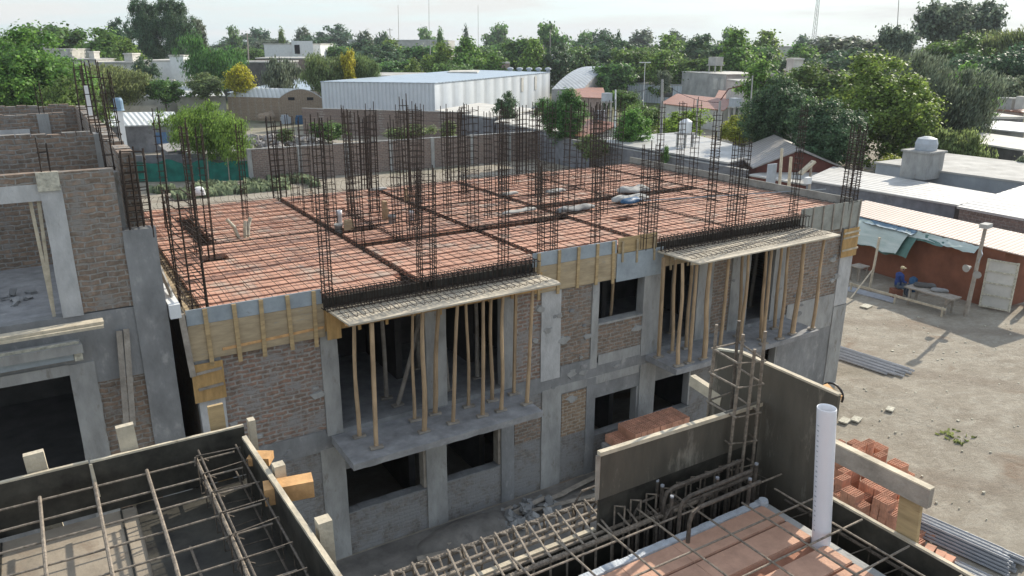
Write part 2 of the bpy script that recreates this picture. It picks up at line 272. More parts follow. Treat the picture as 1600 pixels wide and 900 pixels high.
# ------------------------------------------------------------------ mesh builder
class MB:
    def __init__(s): s.v = []; s.f = []
    def add(s, vs, fs):
        n = len(s.v); s.v += [tuple(p) for p in vs]; s.f += [tuple(i+n for i in f) for f in fs]; return s
    def box(s, x0, x1, y0, y1, z0, z1):
        if x0 > x1: x0, x1 = x1, x0
        if y0 > y1: y0, y1 = y1, y0
        return s.add([(x0, y0, z0), (x1, y0, z0), (x1, y1, z0), (x0, y1, z0), (x0, y0, z1), (x1, y0, z1), (x1, y1, z1), (x0, y1, z1)],
                     [(3, 2, 1, 0), (4, 5, 6, 7), (0, 1, 5, 4), (1, 2, 6, 5), (2, 3, 7, 6), (3, 0, 4, 7)])
    def prism(s, pts, z0, z1=None):
        # pts: list of (x,y) or (x,y,z) ; z1 None -> pts carry the top height
        n = len(pts)
        a = sum(pts[i][0]*pts[(i+1) % n][1]-pts[(i+1) % n][0]*pts[i][1] for i in range(n))
        if a < 0: pts = pts[::-1]
        top = [(p[0], p[1], p[2] if z1 is None else z1) for p in pts]; bot = [(p[0], p[1], z0 if not callable(z0) else z0(p)) for p in pts]
        return s.add(bot+top, [tuple(range(n-1, -1, -1)), tuple(range(n, 2*n))]+[(i, (i+1) % n, n+(i+1) % n, n+i) for i in range(n)])
    def bar(s, a, b, w, h, up=(0, 0, 1)):
        a = Vector(a); b = Vector(b); d = (b-a).normalized(); u = Vector(up)
        if abs(d.dot(u)) > .98: u = Vector((0, 1, 0))
        r = d.cross(u).normalized(); u = r.cross(d).normalized(); r *= w/2; u *= h/2
        return s.add([a-r-u, a+r-u, a+r+u, a-r+u, b-r-u, b+r-u, b+r+u, b-r+u], [(0, 1, 2, 3), (7, 6, 5, 4), (4, 5, 1, 0), (5, 6, 2, 1), (6, 7, 3, 2), (7, 4, 0, 3)])
    def tube(s, pts, r, n=5, cap=True):
        pts = [Vector(p) for p in pts]; rs = r if isinstance(r, (list, tuple)) else [r]*len(pts); base = len(s.v); prev = None
        for i, p in enumerate(pts):
            d = (pts[min(i+1, len(pts)-1)]-pts[max(i-1, 0)]).normalized()
            if prev is None:
                u = Vector((0, 0, 1)) if abs(d.z) < .9 else Vector((1, 0, 0)); a = d.cross(u).normalized()
            else: a = (prev-d*prev.dot(d)).normalized()
            prev = a; b = d.cross(a)
            for k in range(n):
                t = 2*math.pi*k/n; s.v.append(tuple(p+(a*math.cos(t)+b*math.sin(t))*rs[i]))
        for i in range(len(pts)-1):
            for k in range(n):
                q = base+i*n; s.f.append((q+k, q+(k+1) % n, q+n+(k+1) % n, q+n+k))
        if cap:
            s.f.append(tuple(base+k for k in range(n-1, -1, -1))); s.f.append(tuple(base+(len(pts)-1)*n+k for k in range(n)))
        return s
    def lathe(s, c, prof, n=20):
        c = Vector(c); base = len(s.v)
        for r, z in prof:
            for k in range(n): s.v.append((c.x+r*math.cos(2*math.pi*k/n), c.y+r*math.sin(2*math.pi*k/n), c.z+z))
        for i in range(len(prof)-1):
            for k in range(n):
                q = base+i*n; s.f.append((q+k, q+(k+1) % n, q+n+(k+1) % n, q+n+k))
        s.f.append(tuple(base+k for k in range(n-1, -1, -1))); s.f.append(tuple(base+(len(prof)-1)*n+k for k in range(n))); return s
    def mesh(s, name, mt=None, smooth=False):
        me = bpy.data.meshes.new(name); me.from_pydata([tuple(p) for p in s.v], [], s.f)
        if mt: me.materials.append(M[mt] if isinstance(mt, str) else mt)
        if smooth: me.polygons.foreach_set('use_smooth', [True]*len(me.polygons))
        me.update(); return me
    def build(s, name, mt, parent=None, smooth=False):
        # vertices are in world coordinates; the mesh is stored relative to its parent thing
        if parent is not None:
            o = Vector(parent['org']) if 'org' in parent else Vector((0, 0, 0)); s.v = [(p[0]-o.x, p[1]-o.y, p[2]-o.z) for p in s.v]
        return link(name, s.mesh(name, mt, smooth), parent)
def link(name, me, parent=None):
    o = bpy.data.objects.new(name, me); col.objects.link(o)
    if parent is not None:
        o.parent = parent
        if 'org' in parent: o['org'] = list(parent['org'])
    return o
def tag(o, label, cat, group=None):
    o['label'] = label; o['category'] = cat
    if group: o['group'] = group
    return o
def thing(name, label, cat, org=(0, 0, 0), group=None):
    o = bpy.data.objects.new(name, None); o.empty_display_size = .3; col.objects.link(o); o.location = org; o['org'] = [float(x) for x in org]
    return tag(o, label, cat, group)
def struct(o, kind='structure'): o['kind'] = kind; return o
def solid(name, mb, mt, label, cat, group=None, smooth=False):
    # one-mesh thing; origin moved to its base centre
    xs = [p[0] for p in mb.v]; ys = [p[1] for p in mb.v]; zs = [p[2] for p in mb.v]
    c = ((min(xs)+max(xs))/2, (min(ys)+max(ys))/2, min(zs)); mb.v = [(p[0]-c[0], p[1]-c[1], p[2]-c[2]) for p in mb.v]
    o = link(name, mb.mesh(name, mt, smooth)); o.location = c; o['org'] = list(c); return tag(o, label, cat, group)
def jit(a): return random.uniform(-a, a)
# ================================================================== SETTING
g = MB(); g.add([(-4000, -4000, 0), (6000, -4000, 0), (6000, 8000, 0), (-4000, 8000, 0)], [(0, 1, 2, 3)])
gr = struct(g.build('ground', 'earth'))
# a finely modelled yard patch, lumpy like trodden earth, a little above the big sheet
def patch(name, x0, x1, y0, y1, st, amp, mt, z=.004):
    b = MB(); nx = int((x1-x0)/st); ny = int((y1-y0)/st)
    for j in range(ny+1):
        for i in range(nx+1):
            x = x0+i*st; y = y0+j*st; e = min(i, nx-i, j, ny-j)/6
            h = (noise.fractal(Vector((x*.9, y*.9, 0)), 1, 2, 5)*.5+.5)*amp*min(1, e)
            b.v.append((x, y, z+max(0, h)))
    for j in range(ny):
        for i in range(nx):
            q = j*(nx+1)+i; b.f.append((q, q+1, q+nx+2, q+nx+1))
    return struct(b.build(name, mt, smooth=True))
patch('yard', 20.9, 34, 2, 24, .12, .04, 'earth')
patch('yard_strip', 1.6, 12.5, 5, 13.86, .15, .06, 'dirt_dark_shade')  # shade between the buildings is put into this strip's dark colour

# ================================================================== MAIN BUILDING
Y0 = 13.9
B = thing('unfinished_building', 'long two storey building under construction with an orange clay block deck on top', 'building', (1.78, Y0, 0))
TH = .25
def wall(x0, x1, z0, z1, mt, y=Y0, t=TH, name=None, par=None):
    b = MB().box(x0, x1, y, y+t, z0, z1)
    return b.build(name or ('brick_wall' if mt.startswith('brick') else 'wall_panel'), mt, par or B)
def column(x0, x1, z0, z1, mt='concrete', y=Y0, name='column', par=None):
    b = MB(); n = max(1, int((z1-z0)/.35)); s = .008
    # slightly uneven cast edges
    pts = []
    for i in range(n+1):
        z = z0+(z1-z0)*i/n; pts.append((x0+jit(.006), x1+jit(.006), z))
    base = len(b.v)
    for a, c, z in pts: b.v += [(a, y-.022, z), (c, y-.022, z), (c, y+.24, z), (a, y+.24, z)]
    for i in range(n):
        q = i*4
        for k in range(4): b.f.append((q+k, q+(k+1) % 4, q+4+(k+1) % 4, q+4+k))
    b.f.append((3, 2, 1, 0)); b.f.append(tuple(n*4+k for k in range(4)))
    return b.build(name, mt, par or B)
# first floor (z 3.05..5.85), left to right
column(1.80, 2.25, 3.0, 4.35, 'concrete_white')
column(1.80, 2.25, 4.35, 5.85, 'concrete')
wall(2.25, 4.12, 3.08, 5.6, 'brick_red', Y0+.01)
column(4.12, 4.46, 2.98, 5.6)
column(6.38, 6.86, 3.0, 5.6)
column(8.3, 8.62, 3.0, 5.6)
wall(8.62, 9.34, 3.05, 5.7, 'brick_red', Y0+.012)
column(9.33, 9.88, 2.95, 5.7, 'concrete_white')
wall(9.88, 10.82, 3.15, 5.7, 'brick', Y0+.012)
column(10.8, 11.0, 2.95, 5.7)
wall(11.0, 12.42, 3.2, 4.06, 'brick', Y0+.012)
MB().box(10.99, 12.44, Y0-.03, Y0+.27, 4.06, 4.11).build('window_sill', 'concrete', B)
wall(11.0, 12.42, 5.2, 5.72, 'concrete', Y0+.014)
column(12.42, 12.97, 2.95, 5.75)
wall(12.97, 14.3, 5.25, 5.75, 'concrete', Y0+.03)
column(14.3, 14.85, 3.0, 5.6)
wall(14.85, 15.55, 3.05, 5.6, 'brick', Y0+.012)
column(15.55, 16.25, 3.0, 5.6)
wall(16.25, 17.25, 5.25, 5.7, 'concrete', Y0+.03)
column(17.25, 17.75, 3.0, 5.6)
wall(17.75, 18.3, 3.05, 5.6, 'brick', Y0+.012)
wall(18.3, 20.2, 3.05, 5.6, 'brick', Y0+.014)
column(20.18, 20.78, 2.9, 5.85, 'concrete_white')
wall(4.46, 8.3, 5.3, 5.72, 'concrete', Y0+.04)
# floor band between the storeys
b = MB(); b.box(1.79, 20.8, Y0-.012, Y0+.24, 2.66, 3.06); b.build('floor_band', 'concrete_dark', B)
for x0, x1, z0, z1, mt in ((2.2, 4.1, 2.94, 3.13, 'concrete_dark'), (9.9, 10.8, 2.9, 3.22, 'concrete_dark'), (11.05, 12.4, 3.0, 3.27, 'concrete'), (18.0, 20.15, 2.3, 3.35, 'concrete'), (9.6, 12.4, 2.5, 2.72, 'concrete')):
    MB().box(x0, x1, Y0-.02, Y0, z0, z1).build('render_patch', mt, B)
# ground floor
wall(1.8, 4.45, 0, 2.68, 'brick_render', Y0+.01)
column(1.8, 2.3, 0, 2.7, 'concrete_dark'); column(3.95, 4.45, 0, 2.7, 'concrete')
for x0, x1 in ((4.45, 6.3), (6.8, 8.24), (11.0, 12.45), (12.98, 14.33), (17.2, 17.8)):
    wall(x0, x1, 0, 1.02, 'brick_render', Y0+.012); wall(x0, x1, 2.1, 2.68, 'concrete_dark', Y0+.01)
    s = MB(); q_ = x0
    while q_ < x1-.02:
        w_ = min(random.uniform(.18, .3), x1-q_); s.box(q_, q_+w_, Y0-.004+jit(.006), Y0+.24, 1.02, 1.045+jit(.01)); q_ += w_+.0
    s.build('window_sill', 'concrete_dark', B)
    j = MB().box(x1-.06, x1, Y0+.02, Y0+.25, 1.06, 2.1); j.build('window_jamb', 'wood_grey' if x0 < 9 else 'concrete', B)
column(6.3, 6.8, 0, 2.7); column(8.24, 8.6, 0, 2.7, 'concrete_dark')
wall(8.6, 9.4, 0, 2.68, 'brick_render', Y0+.012); wall(8.62, 9.36, 1.45, 2.3, 'brick', Y0-.004, .05)
column(9.38, 9.95, 0, 2.7); wall(9.95, 10.75, 0, 2.68, 'brick_render', Y0+.012); wall(9.98, 10.72, 1.3, 2.45, 'brick_tan', Y0-.004, .05)
column(10.72, 11.0, 0, 2.7, 'concrete_dark'); column(12.45, 12.98, 0, 2.7)
wall(14.33, 17.2, 0, 2.68, 'brick_render', Y0+.012); wall(17.8, 20.25, 0, 2.68, 'concrete_dark', Y0+.012); column(20.2, 20.82, 0, 2.92, 'concrete')
# other sides, slabs and inner walls (they keep the rooms dark)
b = MB(); b.box(1.8, 2.03, Y0+.25, 24.2, 0, 5.85); b.build('side_wall', 'brick', B)
b = MB(); b.box(20.55, 20.8, Y0+.25, 24.2, 0, 5.85); b.build('side_wall', 'brick', B)
b = MB(); b.box(1.8, 20.8, 24.2, 24.42, 0, 5.85); b.build('back_wall', 'brick', B)
MB().box(2.03, 20.55, Y0+.24, 24.2, 2.75, 2.95).build('floor_slab', 'concrete_floor', B)
b = MB()
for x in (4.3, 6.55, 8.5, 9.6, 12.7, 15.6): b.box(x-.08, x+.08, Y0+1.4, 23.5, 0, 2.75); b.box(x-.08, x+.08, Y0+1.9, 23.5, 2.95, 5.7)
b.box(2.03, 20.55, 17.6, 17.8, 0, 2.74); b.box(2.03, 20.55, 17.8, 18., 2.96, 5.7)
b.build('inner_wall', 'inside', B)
# balconies
def balcony(x0, x1, yf):
    # a slab with a worn, uneven front edge
    b = MB(); n = 40; top = []; bot = []
    for i in range(n+1):
        x = x0+(x1-x0)*i/n; e = .02*noise.noise(Vector((x*2.1, 1, 0)))
        b.v += [(x, yf+e, 2.95+.015*noise.noise(Vector((x*3, 5, 0)))), (x, Y0+.2, 2.96), (x, Y0+.2, 2.78), (x, yf+.02+e*.5, 2.80+.02*noise.noise(Vector((x*4, 9, 0))))]
    for i in range(n):
        q = i*4
        for k in range(4): b.f.append((q+k, q+4+k, q+4+(k+1) % 4, q+(k+1) % 4))
    b.f.append((0, 1, 2, 3)); b.f.append((n*4+3, n*4+2, n*4+1, n*4))
    return b.build('balcony_slab', 'concrete_floor', B)
balcony(4.2, 8.55, 12.6); balcony(12.6, 18.0, 12.72)

for k in range(46):
    x, z = random.choice([(2.3, 3.6), (4.1, 4.2), (9.3, 4.4), (9.95, 4.2), (10.8, 3.7), (10.8, 5.0), (12.4, 3.5), (18.4, 3.3), (20.1, 4.2), (3.2, 3.1), (10.4, 3.1), (11.7, 3.2), (2.6, 3.2), (15.5, 4.2), (6.5, 2.5), (9.7, 2.6), (10.4, 2.5), (11.6, 2.6)]); x += jit(.25); z += jit(.45)
    n_ = 9; s_ = random.uniform(.05, .16); pts = [(x+math.cos(6.283*i/n_)*s_*random.uniform(.5, 1.3), z+math.sin(6.283*i/n_)*s_*random.uniform(.3, .8)) for i in range(n_)]; e = Y0-.024-random.uniform(.004, .012)
    mb = MB(); mb.v = [(p_[0], e, p_[1]) for p_ in pts]+[(x+(p_[0]-x)*1.25, Y0+.02, z+(p_[1]-z)*1.25) for p_ in pts]; mb.f = [tuple(range(n_-1, -1, -1))]+[(i, (i+1) % n_, n_+(i+1) % n_, n_+i) for i in range(n_)]
    mb.build('mortar_smear', random.choice(['concrete', 'concrete_dark', 'concrete']), B)
# ---- deck: rows of clay blocks on joists, beam trenches left open for concrete
DZ = 6.0
ytren = [(6.15, 13.95, 24.3, .17), (7.3, 16.5, 21.5, .14), (9.4, 13.95, 23.6, .15), (12.33, 13.95, 23.9, .15), (15.3, 13.95, 24.0, .15), (18.75, 16.5, 24.2, .14), (3.15, 19.2, 22.6, .32), (17.7, 16.6, 19.2, .14), (2.0, 13.95, 24.2, .16)]
xtren = [(19.05, 2.1, 6.1, .08), (17.2, 6.2, 9.4, .08), (20.45, 6.2, 15.3, .07), (18.95, 6.2, 12.3, .07), (17.35, 9.4, 12.3, .07), (18.85, 12.3, 18.7, .07), (17.4, 12.4, 18.7, .06), (22.2, 9.4, 12.3, .07), (21.2, 15.3, 20.4, .06)]
holes = [(3.55, 3.85, 14.35, 14.65), (6.35, 7.3, 18.6, 19.25), (2.75, 3.25, 17.75, 18.15), (9.55, 9.95, 17.4, 17.75), (11.2, 11.9, 17.3, 17.55), (9.6, 10.2, 18.9, 19.3), (13.2, 13.8, 16.2, 16.45), (11.7, 12.2, 14.9, 15.05), (16.6, 17.1, 19.4, 19.6), (6.0, 6.4, 14.0, 14.25)]
b = MB(); j = MB(); row = 0; y = 13.97
blk = .2
def blocked(x, yy):
    for c, a, e, w in ytren:
        if abs(x-c) < w/2+.02 and a < yy < e: return True
    for c, a, e, w in xtren:
        if abs(yy-c) < w/2+.06 and a < x < e: return True
    for a, e, c, d in holes:
        if a < x < e and c < yy < d: return True
    return x < 2.12 and yy > 13
while y < 24.1:
    x = 2.1
    while x < 20.45:
        if not blocked(x+blk/2, y+.2):
            dz = jit(.006); b.box(x+.003, x+blk-.003, y, y+.4+jit(.004), DZ-.12, DZ+dz)
        x += blk
    # precast joist between block rows, interrupted at the trenches
    x = 2.1; st = None
    while x < 20.45:
        bl = blocked(x, y+.45)
        if not bl and st is None: st = x
        if (bl or x+.1 >= 20.45) and st is not None: j.box(st, x, y+.404, y+.51, DZ-.13, DZ-.045); st = None
        x += .1
    y += .515
b.build('block_infill', 'clay_deck', B); j.build('joists', 'joist', B)
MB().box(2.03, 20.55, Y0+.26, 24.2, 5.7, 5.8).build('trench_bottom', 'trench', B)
MB().box(1.79, 2.1, Y0, 24.3, 5.851, 5.9).build('edge_form', 'ply_tan', B)
# beam reinforcement lying in the trenches
def beamcage(p, q, w, h, z, sp=.2, r=.009, par=None, name='beam_cage', mt='rust', n=4):
    b = MB(); p = Vector(p); q = Vector(q); d = (q-p); Ln = d.length; d.normalize(); s = Vector((-d.y, d.x, 0))
    for a in (-w/2, w/2):
        for hh in (0, h):
            c = s*a+Vector((0, 0, z+hh)); b.tube([p+c, q+c], r, n)
    k = int(Ln/sp)
    for i in range(k+1):
        o = p+d*(i*sp+jit(.02)); e = .012
        cs = [o+s*a+Vector((0, 0, z+hh)) for a, hh in ((-w/2-e, -e), (w/2+e, -e), (w/2+e, h+e), (-w/2-e, h+e))]
        for t in range(4): b.bar(cs[t], cs[(t+1) % 4], r*1.3, r*1.3)
    return b.build(name, mt, par or B)
for c, a, e, w in ytren:
    if w < .3: beamcage((c, a, 0), (c, e, 0), w*.6, .2, 5.82)
    else:
        beamcage((c-.1, a, 0), (c-.1, e, 0), w*.4, .2, 5.84); beamcage((c+.12, a, 0), (c+.12, e, 0), w*.3, .2, 5.86)
for c, a, e, w in xtren: beamcage((a, c, 0), (e, c, 0), w*.6, .18, 5.83)
# the long beam cages behind the two balcony forms, seen from the side
for x0, x1 in ((4.2, 9.05), (12.72, 18.1)):
    for yy in (13.6, 13.78): beamcage((x0, yy, 0), (x1, yy, 0), .16, .3, 5.77, sp=.12, r=.009)
    MB().box(x0, x1, 13.87, 13.92, 5.72, 5.92).build('form_edge', 'ply_black_shade', B)
# reinforcement mesh over the whole deck
b = MB(); z = DZ+.05
y = 14.05
while y < 24.2: b.tube([(2.05+k*1.85, y+jit(.012), z+jit(.008)) for k in range(11)], .0062, 3, False); y += .25
x = 2.1
while x < 20.5: b.tube([(x+jit(.012), 13.95+k*1.04, z+.012+jit(.008)) for k in range(11)], .0062, 3, False); x += .25
b.build('rebar_mesh', 'rust', B)
# hooked bar ends along the back and left edges
b = MB(); x = 2.1
while x < 14: b.tube([(x, 24.0, 6.05), (x+.03+jit(.03), 24.35, 6.12), (x+.1, 24.42, 6.3+jit(.04)), (x+.16, 24.3, 6.34)], .006, 3, False); x += .2
y = 20
while y < 24.2: b.tube([(2.3, y, 6.05), (1.95, y, 6.08), (1.86, y, 6.28), (2.0, y, 6.33)], .006, 3, False); y += .16
b.build('hooked_bars', 'rust', B)
# ---- formwork along the deck edge
def battens(xs, z0, z1, y, mt='ply_yellow', w=.075, name='batten', par=None):
    for x in xs:
        l = jit(.02); b = MB(); b.bar((x+l, y, z0+jit(.06)), (x-l*.5, y, z1), w, .03, up=(0, 1, 0)); b.build(name, mt, par or B)
FB = MB().box(1.76, 4.2, 13.84, 13.865, 5.84, 6.13).build('form_board', 'ply_blue', B)
MB().box(1.76, 4.22, 13.835, 13.86, 5.16, 5.836).build('form_board', 'ply_tan', B)
MB().bar((2.3, 13.832, 5.3), (4.2, 13.832, 5.36), .02, .05).build('form_cleat', 'wood_new', B)
battens([2.08, 2.58, 3.05, 3.55, 4.04], 5.02, 6.12, 13.815)
MB().box(1.7, 1.756, 13.8, 24.2, 5.3, 6.05).build('form_board', 'ply_dirty', B)
MB().bar((1.68, 13.79, 6.1), (1.74, 13.79, 4.9), .1, .04, up=(0, 1, 0)).build('batten', 'wood_grey', B)
MB().box(1.72, 2.27, 13.8, 13.825, 4.36, 5.1).build('form_board', 'ply_ochre', B)
for z in (4.93, 4.62): MB().bar((1.8, 13.785, z), (2.24, 13.785, z+.03), .03, .045).build('cleat', 'wood_grey', B)
MB().box(9.05, 11.45, 13.84, 13.865, 5.84, 6.16).build('form_board', 'ply_blue', B)
MB().box(9.07, 11.5, 13.835, 13.86, 5.2, 5.836).build('form_board', 'ply_tan', B)
battens([9.2, 9.75, 10.3, 10.85, 11.33], 5.12, 6.15, 13.815)
MB().box(11.5, 12.72, 13.84, 13.865, 5.82, 6.2).build('form_board', 'ply_yellow', B)
MB().box(11.45, 12.95, 13.81, 13.832, 5.12, 5.815).build('form_board', 'ply_blue', B)
battens([11.6, 12.05, 12.6], 5.55, 6.12, 13.795, 'ply_tan', .05)
MB().box(4.22, 4.5, 13.7, 13.73, 5.12, 5.72).build('form_board', 'ply_ochre', B)
MB().box(4.22, 9.3, 13.83, 13.855, 5.26, 5.7).build('beam_form', 'ply_ochre', B)
MB().box(12.95, 18.2, 13.83, 13.855, 5.28, 5.7).build('beam_form', 'ply_tan', B)
battens([4.9, 5.5, 6.1, 6.7, 7.3, 7.9, 8.5, 9.1], 5.2, 5.68, 13.81, 'ply_ochre', .06)
battens([13.2, 13.8, 14.4, 15.0, 15.9, 16.5, 17.1], 5.22, 5.68, 13.81, 'ply_tan', .06)
MB().box(18.1, 20.78, 13.84, 13.865, 5.42, 6.2).build('form_board', 'ply_grey', B)
battens([18.2, 18.6, 19.05, 19.5, 19.95, 20.35, 20.74], 5.38, 6.22, 13.82, 'wood_grey', .04)
MB().box(20.1, 20.82, 13.8, 13.825, 4.5, 5.38).build('form_board', 'ply_ochre', B)
for z in (5.25, 5.1, 4.72): MB().bar((20.1, 13.785, z), (20.84, 13.785, z+.02), .03, .05).build('cleat', 'wood_pale', B)
MB().box(20.52, 20.56, 13.95, 24.25, 5.96, 6.26).build('edge_board', 'ply_grey', B)
# ---- the two cantilevered balcony forms: pale sheet + hooked rebar grid
def canti(x0, x1, yf, par):
    MB().prism([(x0, 13.84), (x1-.1, 13.84), (x1, 13.0 if x1 < 10 else 12.9), (x1-.05, yf+.1), (x0+.08, yf)], 5.70, 5.735).build('form_sheet', 'sheet_pale', par)
    for yy in (yf+.28, yf+.85): MB().bar((x0+.1, yy, 5.66), (x1-.1, yy, 5.66), .05, .08).build('joist', 'wood_new' if x1 < 10 else 'wood_pale', par)
    b = MB(); x = x0+.12
    while x < x1-.35:
        o = jit(.02); b.tube([(x+o, 13.6, 5.80), (x+o, yf+.2, 5.785), (x+o+.015, yf+.15, 5.82), (x+o+.03, yf+.2, 5.855), (x+o+.03, yf+.42, 5.86)], .007, 3, False); x += .17
    for k in range(4): b.tube([(x0+.05, yf+.25+k*.26, 5.795), ((x0+x1)/2, yf+.25+k*.26+jit(.02), 5.80), (x1-.3, yf+.25+k*.26, 5.795)], .0065, 3, False)
    b.build('slab_rebar', 'rust', par)
c1 = thing('balcony_form', 'pale plywood balcony form with hooked rebar over the left balcony, resting on many wooden props', 'formwork', (4.2, 13, 5.7)); canti(4.25, 9.15, 12.72, c1)
c2 = thing('balcony_form', 'pale plywood balcony form with hooked rebar over the right balcony, beside the grey corner boards', 'formwork', (12.7, 13, 5.7)); canti(12.7, 18.15, 12.42, c2)

# ---- wooden props on the balconies
def prop(x, y, tx, ty, label, r=.045, z0=2.96, z1=5.62, foot=True, group='wooden props under the balcony forms', mt='wood_pole', sq=False):
    t = thing('wooden_prop', label, 'prop', (x, y, z0), group)
    b = MB(); n = 7; pts = []; rs = []
    k1, k2 = random.uniform(0, 9), random.uniform(0, 9)
    for i in range(n):
        f = i/(n-1); pts.append((x+(tx-x)*f+.03*math.sin(3*f+k1)*math.sin(math.pi*f), y+(ty-y)*f+.03*math.sin(4*f+k2)*math.sin(math.pi*f), z0+.05+(z1-z0-.05)*f)); rs.append(r*(1.12-.3*f)*(1+jit(.07)))
    if sq: b.bar(pts[0], pts[-1], r*1.7, r*1.5)
    else: b.tube(pts, rs, 8)
    o = b.build('pole', mt, t, smooth=False)
    if foot: MB().bar((x-.13, y+jit(.02), z0+.025), (x+.13, y+jit(.04), z0+.025), .12, .045).build('foot_block', 'wood_grey', t)
    return t
P1 = [(562, 683, 552, 0, 0), (588, 699, 580, 0, 0), (663, 675, 661, 0, 0), (680, 647, 684, 0, 0), (648, 656, 643, 0, 0), (708, 661, 714, 0, 0), (732, 635, 728, 0, 0), (754, 650, 754, 0, 0), (769, 626, 768, 0, 0), (783, 642, 788, 0, 0), (803, 616, 805, 0, 0), (823, 631, 831, 0, 0)]
L1 = ['dark brown leaning wooden prop under the left balcony form, nearest its left end', 'pale straight square wooden prop just right of the dark brown one on the left balcony',
      'thick knotty pale wooden pole standing in front of the concrete pier of the left balcony', 'orange brown prop against the concrete pier, right of the thick knotty pole', 'slim prop just left of the thick knotty pole on the left balcony',
      'leaning pole with foot block, first one right of the concrete pier on the left balcony', 'thin prop in the middle of the second dark opening of the left balcony', 'yellowish knotted prop, third from the right at the front edge of the left balcony',
      'prop at the wall line of the second dark opening, before the pale smooth prop', 'pale smooth prop just left of the grey jamb at the right of the left balcony', 'thin square batten prop standing before the red brick panel of the left balcony', 'last wooden prop at the right end of the left balcony, before the brick panel']
for (px, py, tx, _, _), lb in zip(P1, L1):
    p = G(px, py, 2.97); q_ = proj((p.x, min(p.y, 13.7), 5.6)); tx_ = p.x+(tx-q_[0])*q_[2]/F*1.15
    prop(p.x, min(p.y, 13.75), tx_+jit(.03), min(p.y, 13.7)+jit(.05), lb, r=.036 if 'slim' in lb or 'thin' in lb else .052 if 'thick' in lb else .042, sq='square' in lb, mt='wood_pole')
for (px, py, tx, lb) in ((604, 622, 600, 'rough grey prop standing inside the left room behind the balcony props'), (622, 634, 641, 'slanting board prop on a block pile inside the left room'), (700, 610, 697, 'thin dim prop standing inside the second opening of the left balcony'), (746, 590, 745, 'broad dim prop far inside the second opening of the left balcony'), (655, 575, 651, 'dim prop far inside the left room beside the inner wall')):
    p = G(px, py, 2.97); prop(p.x, p.y, p.x+(.9 if 'slanting' in lb else 0), p.y+.1, lb, r=.05, z1=5.65, mt='wood_grey', group='wooden props inside the rooms')
P2 = [(1029, 558, 1037), (1050, 550, 1057), (1059, 571, 1068), (1072, 544, 1082), (1077, 567, 1089), (1100, 561, 1110), (1125, 541, 1140), (1152, 525, 1162), (1157, 534, 1168), (1189, 530, 1199), (1192, 537, 1205), (1210, 513, 1222), (1218, 529, 1233), (1238, 522, 1256), (1269, 514, 1289)]
L2 = ['yellow square post at the far left end of the right balcony, against the concrete column', 'knotty prop second from the left on the right balcony, before the dark doorway', 'front edge prop third from the left on the right balcony', 'dim prop behind the grey white pole on the right balcony', 'bleached grey white pole at the front of the right balcony', 'thick paired props right of the bleached pole on the right balcony',
      'leaning knotty prop before the brick pier of the right balcony', 'left one of two close props before the wide grey pier of the right balcony', 'right one of two close props before the wide grey pier of the right balcony', 'left prop of the crossing pair before the second doorway of the right balcony', 'reddish prop crossing its neighbour before the second doorway of the right balcony',
      'dim prop just inside the second doorway of the right balcony', 'leaning prop at the right side of the second doorway of the right balcony', 'stout brown prop between the second doorway and the brick wall of the right balcony', 'long leaning yellow prop at the right end of the right balcony, on the sunlit slab']
for (px, py, tx), lb in zip(P2, L2):
    p = G(px, py, 2.97); dx = GY(tx, 390, p.y).x-p.x
    dx = max(-.25, min(.35, dx-.0))
    prop(p.x, min(p.y, 13.72), p.x+(tx-proj((p.x, min(p.y, 13.7), 5.6))[0])*proj((p.x, min(p.y, 13.7), 5.6))[2]/F*1.15, min(p.y, 13.72)+jit(.05), lb, r=.06 if 'thick' in lb or 'stout' in lb else .045, sq='square' in lb)
for (px, py, lb) in ((1172, 480, 'dim pole deep inside the second doorway of the right balcony'), (1048, 520, 'dim pole inside the first doorway of the right balcony')):
    p = G(px, py, 2.97); prop(p.x, p.y, p.x, p.y, lb, r=.05, mt='wood_grey', group='wooden props inside the rooms')
p = GY(953, 500, 14.5); prop(p.x, 14.5, p.x+.02, 14.5, 'single pale prop seen through the upper window between the balconies', r=.04, z1=5.7, group='wooden props inside the rooms')

# ================================================================== REBAR COLUMN CAGES
bar_unit = MB().tube([(0, 0, 0), (.004, .002, .5), (0, 0, 1)], .011, 5).mesh('bar', 'rust')
bar_fat = MB().tube([(0, 0, 0), (.003, -.002, .5), (0, 0, 1)], .016, 6).mesh('bar', 'rust')
st_cache = {}
def stirrup_mesh(w, d, r=.0055):
    k = (w, d, r)
    if k not in st_cache:
        b = MB(); cs = [(-w/2, -d/2, 0), (w/2, -d/2, 0), (w/2, d/2, 0), (-w/2, d/2, 0)]
        for i in range(4): b.bar(cs[i], cs[(i+1) % 4], r*2, r*2)
        st_cache[k] = b.mesh('stirrup', 'rust')
    return st_cache[k]
CG = 'rebar column cages rising from the deck'
def cage(x, y, h, w, d, label, bars=None, sp=.17, fat=False, tilt=0, sth=None, z=5.85, ex=.12, group=CG, name='rebar_cage'):
    t = thing(name, label, 'rebar cage', (x, y, z), group); t.rotation_euler = (R(jit(1.0)), R(jit(1.0)+tilt), R(jit(4)))
    bars = bars or [(-w/2, -d/2), (w/2, -d/2), (w/2, d/2), (-w/2, d/2)]
    h += 6.1-z
    for bx, by in bars:
        o = link('bar', bar_fat if fat else bar_unit, t); o.location = (bx, by, 0); o.scale = (1, 1, h+jit(ex)); o.rotation_euler = (R(jit(.6)), R(jit(.6)), jit(3))
    me = stirrup_mesh(round(w+.03, 3), round(d+.03, 3), .007 if fat else .0055)
    zz = .3; top = (sth or h)-.1
    while zz < top:
        o = link('stirrup', me, t); o.location = (jit(.005), jit(.005), zz+jit(.02)); o.rotation_euler = (R(jit(4)), R(jit(4)), R(jit(3))); zz += sp
    return t
